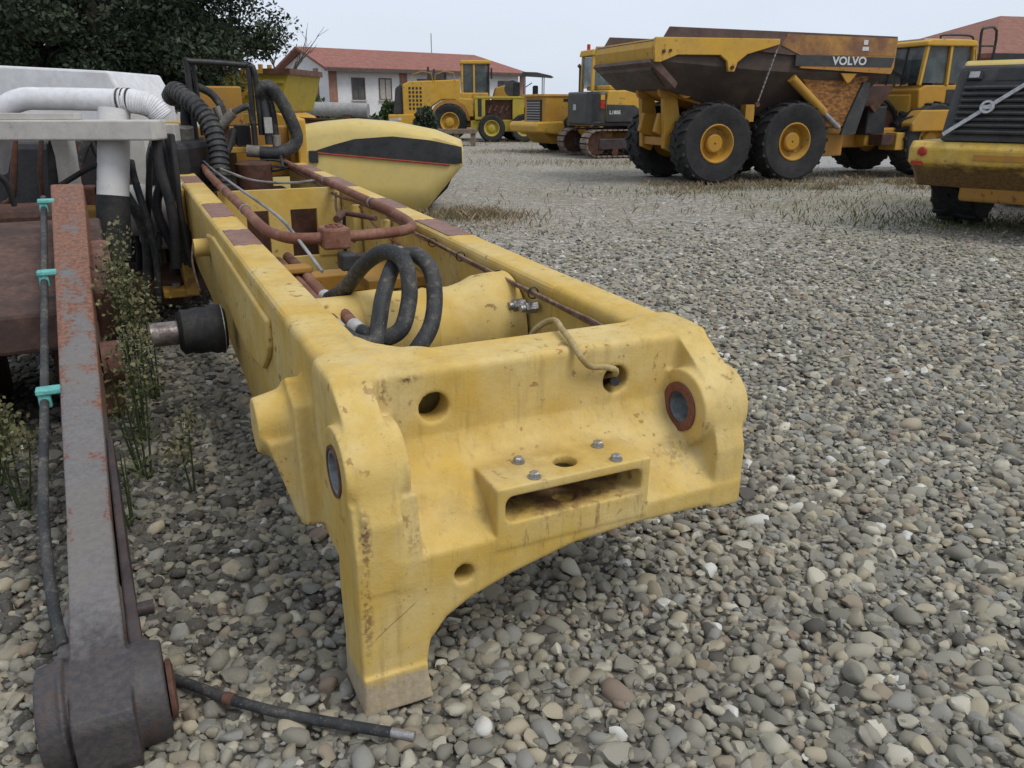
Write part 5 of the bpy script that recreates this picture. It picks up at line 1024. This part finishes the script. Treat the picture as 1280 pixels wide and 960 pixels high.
# hedge and bushes before the house
def bush(name, lab, loc, rx, ry, rz, n, mat, size, seed, cone=False):
    gg = np.random.default_rng(seed); t = empty(name, lab, 'bush' if name != 'hedge' else 'hedge', loc); P = gg.normal(size=(n, 3)); P /= np.linalg.norm(P, axis=1)[:, None]; P *= (gg.random(n)**.3)[:, None]
    P[:, 2] = np.abs(P[:, 2]); 
    if cone: P[:, :2] *= (1-.55*P[:, 2])[:, None]
    P += .12*np.sin(P[:, [1, 2, 0]]*7+seed); P *= np.array([rx, ry, rz]); P[:, 2] = np.abs(P[:, 2])
    leaves('foliage', P, size, mat, t, .6, 0, seed)
    m = MB()
    for k in range(5): m.tube([(0, 0, 0), (gg.uniform(-.3, .3)*rx, gg.uniform(-.3, .3)*ry, rz*.4), (gg.uniform(-.6, .6)*rx, gg.uniform(-.6, .6)*ry, rz*.75)], .03, 5, 3)
    m.build('stems', BARK, t)
bush('clipped_bush', 'dark green clipped bush standing against the large loader wheel', (-4.05, 39.5, 0), .75, .75, 1.75, 2600, LEAFD, .09, 5, True)
for k, (x, y, rx, rz, lab) in enumerate(((-10.4, 44.5, 1.5, 1.9, 'broad green bush below the left house windows'), (-8.2, 43.5, 1.7, 1.5, 'lower green bush right of the broad one below the house'), (-6.2, 44.5, 1.3, 1.75, 'green bush between house wall and the loader rear'))): bush('bush', lab, (x, y, 0), rx, 1.0, rz, 2600, LEAFG, .12, 20+k)
GB = MB().tube([(-11.6, 40.5, 1.55), (-9.5, 40.2, 1.5), (-6.8, 40, 1.42)], .32, 12, 4).build('grey_pipe', m_mix('grey_concrete', (.25, .25, .24), (.33, .32, .31), 3), autos=60); tag(GB, 'long grey pipe stacked before the house windows', 'pipe')
MB().box((-11, 40, 0), (-10.6, 40.6, 1.25)).box((-8, 39.8, 0), (-7.6, 40.4, 1.2)).build('pipe_prop', RUSTD, GB)
JK = empty('machine_scrap', 'dark jumble of machine scrap by the large loader counterweight', 'scrap metal', (-6.6, 37.5, 0))
for k in range(9): 
    x, y, z = g.uniform(-1.5, 1.3), g.uniform(-.5, .5), g.uniform(.2, 1.1); MB().bar((x, y, z), (x+g.uniform(-.8, .8), y+g.uniform(-.3, .3), max(.1, z+g.uniform(-.5, .4))), g.uniform(.15, .4), g.uniform(.1, .3)).build('scrap_piece', (RUSTD, BLK, RUSTM, CREAM)[k % 4], JK)
MB().box((-1.4, -.4, 0), (1.2, .4, .45)).build('scrap_base', RUSTD, JK)

# grass: blades too many to count
def grass(name, P, h, wd, mat, parent, seed, lean=.45):
    gg = np.random.default_rng(seed); n = len(P); a = gg.uniform(0, 6.28, n); hh = h*gg.uniform(.35, 1.25, n); w = wd*gg.uniform(.6, 1.3, n); dx = np.stack([np.cos(a), np.sin(a), np.zeros(n)], 1); b = gg.normal(size=(n, 3))*lean*hh[:, None]; b[:, 2] = 0
    base = np.concatenate([P, np.full((n, 1), -.02)], 1); up = np.zeros((n, 3)); up[:, 2] = hh
    V = np.stack([base-dx*w[:, None], base+dx*w[:, None], base+b*.4+up*.6+dx*w[:, None]*.7, base+b+up], 1).reshape(-1, 3)
    o = fast_mesh(name, V, np.arange(4*n).reshape(-1, 4), mat, parent, np.repeat(gg.random(n), 4), smooth=False); return tag(o, kind='stuff')
def patch(g, c, r, n): return np.array(c)+g.normal(size=(n, 2))*np.array(r)*.5
DG = []
for k in range(26):
    x = g.uniform(2.8, 9.0); DG.append(patch(g, (x, 17.0+(x-3)*.28+g.normal()*.7), (.5, .35), int(g.uniform(30, 170))))
for c, r, n in (((-.70, 12.9), (.9, .7), 1500), ((-.3, 11.8), (1.4, 1.0), 260), ((2.3, 25.0), (5, 1.6), 900), ((1., 31), (5, 2), 800), ((6.4, 13.2), (3.5, 1.8), 330), ((3.5, 15.0), (7, 3.0), 260), ((0, 38), (9, 2.5), 900), ((8.5, 21), (5, 1), 700)): DG.append(patch(g, c, r, n))
dg = grass('dry_grass', np.concatenate(DG), .12, .006, DRY, None, 2); tag(dg, 'thin dry grass scattered over the far gravel', 'grass')
GG = [patch(g, (6.6, 12.1), (2.2, 1.2), 1100), patch(g, (5.6, 13.8), (3.5, 1.6), 300), patch(g, (5.2, 17.2), (2.6, .4), 350), patch(g, (7.5, 16.5), (4, 1.6), 300), patch(g, (-1.0, 12.6), (1.0, .5), 160), patch(g, (3., 16.2), (3, 1.), 200)]
gg_ = grass('green_grass', np.concatenate(GG), .085, .008, GRN, None, 3); tag(gg_, 'low green grass tufts near the right-hand loader', 'grass')
# weeds by the frame, each a plant of its own
def weed(lab, loc, h, ns, spread, seed, heads=True, dens=1.):
    gg = np.random.default_rng(seed); t = empty('weed', lab, 'weed', loc, group='weeds growing along the frame'); m = MB(); C = []; S = []
    for k in range(ns):
        a = gg.uniform(0, 6.28); hh = h*gg.uniform(.65, 1); tp = np.array([math.cos(a)*spread*gg.uniform(.3, 1), math.sin(a)*spread*gg.uniform(.3, 1), hh]); b0 = np.array([tp[0]*.25, tp[1]*.25, -.02]); md = (b0+tp)/2+np.array([tp[0]*.1, tp[1]*.1, .05*hh])
        m.tube([b0, md, tp], lambda q: .006-.004*q, 5, 4)
        for j in range(int(70*hh/.9*dens)):
            q = gg.uniform(.08, .98); p = b0*(1-q)+tp*q; off = gg.normal(size=3)*np.array([.045, .045, .02]); C.append(p+off)
        if heads:
            for j in range(int(90*dens)):
                q = gg.uniform(.72, 1.04); p = b0*(1-q)+tp*q; S.append(p+gg.normal(size=3)*np.array([.045, .045, .03])*(1.25-q)*2.2)
    m.build('stem', LEAFW, t); tag(leaves('leaves', np.array(C), .020, LEAFW, t, .3, 0, seed), kind='stuff')
    if heads: tag(leaves('seed_heads', np.array(S), .011, SEED, t, .8, 0, seed+1), kind='stuff')
weed('tall seeding weed between rusty arm and yellow frame, tallest of the clump', (-1.93, 3.85, 0), 1.08, 7, .13, 31)
weed('tall leafy weed just in front of the tallest weed by the frame', (-1.72, 3.42, 0), .80, 5, .14, 32, True, .8)
weed('weed behind the tallest one, close to the yellow rail', (-2.12, 4.5, 0), .85, 4, .15, 33)
weed('short pale seeding weed standing alone on the gravel by the frame', (-1.45, 3.28, 0), .36, 2, .04, 34)
weed('short weed just left of the grey link arm', (-2.12, 3.10, 0), .42, 4, .12, 35)
weed('weed left of the grey link arm at the picture edge', (-2.38, 3.3, 0), .48, 5, .16, 36)
weed('thin leafy weed on the gravel below the stub shaft', (-1.58, 2.95, 0), .40, 3, .10, 37, False, .7)
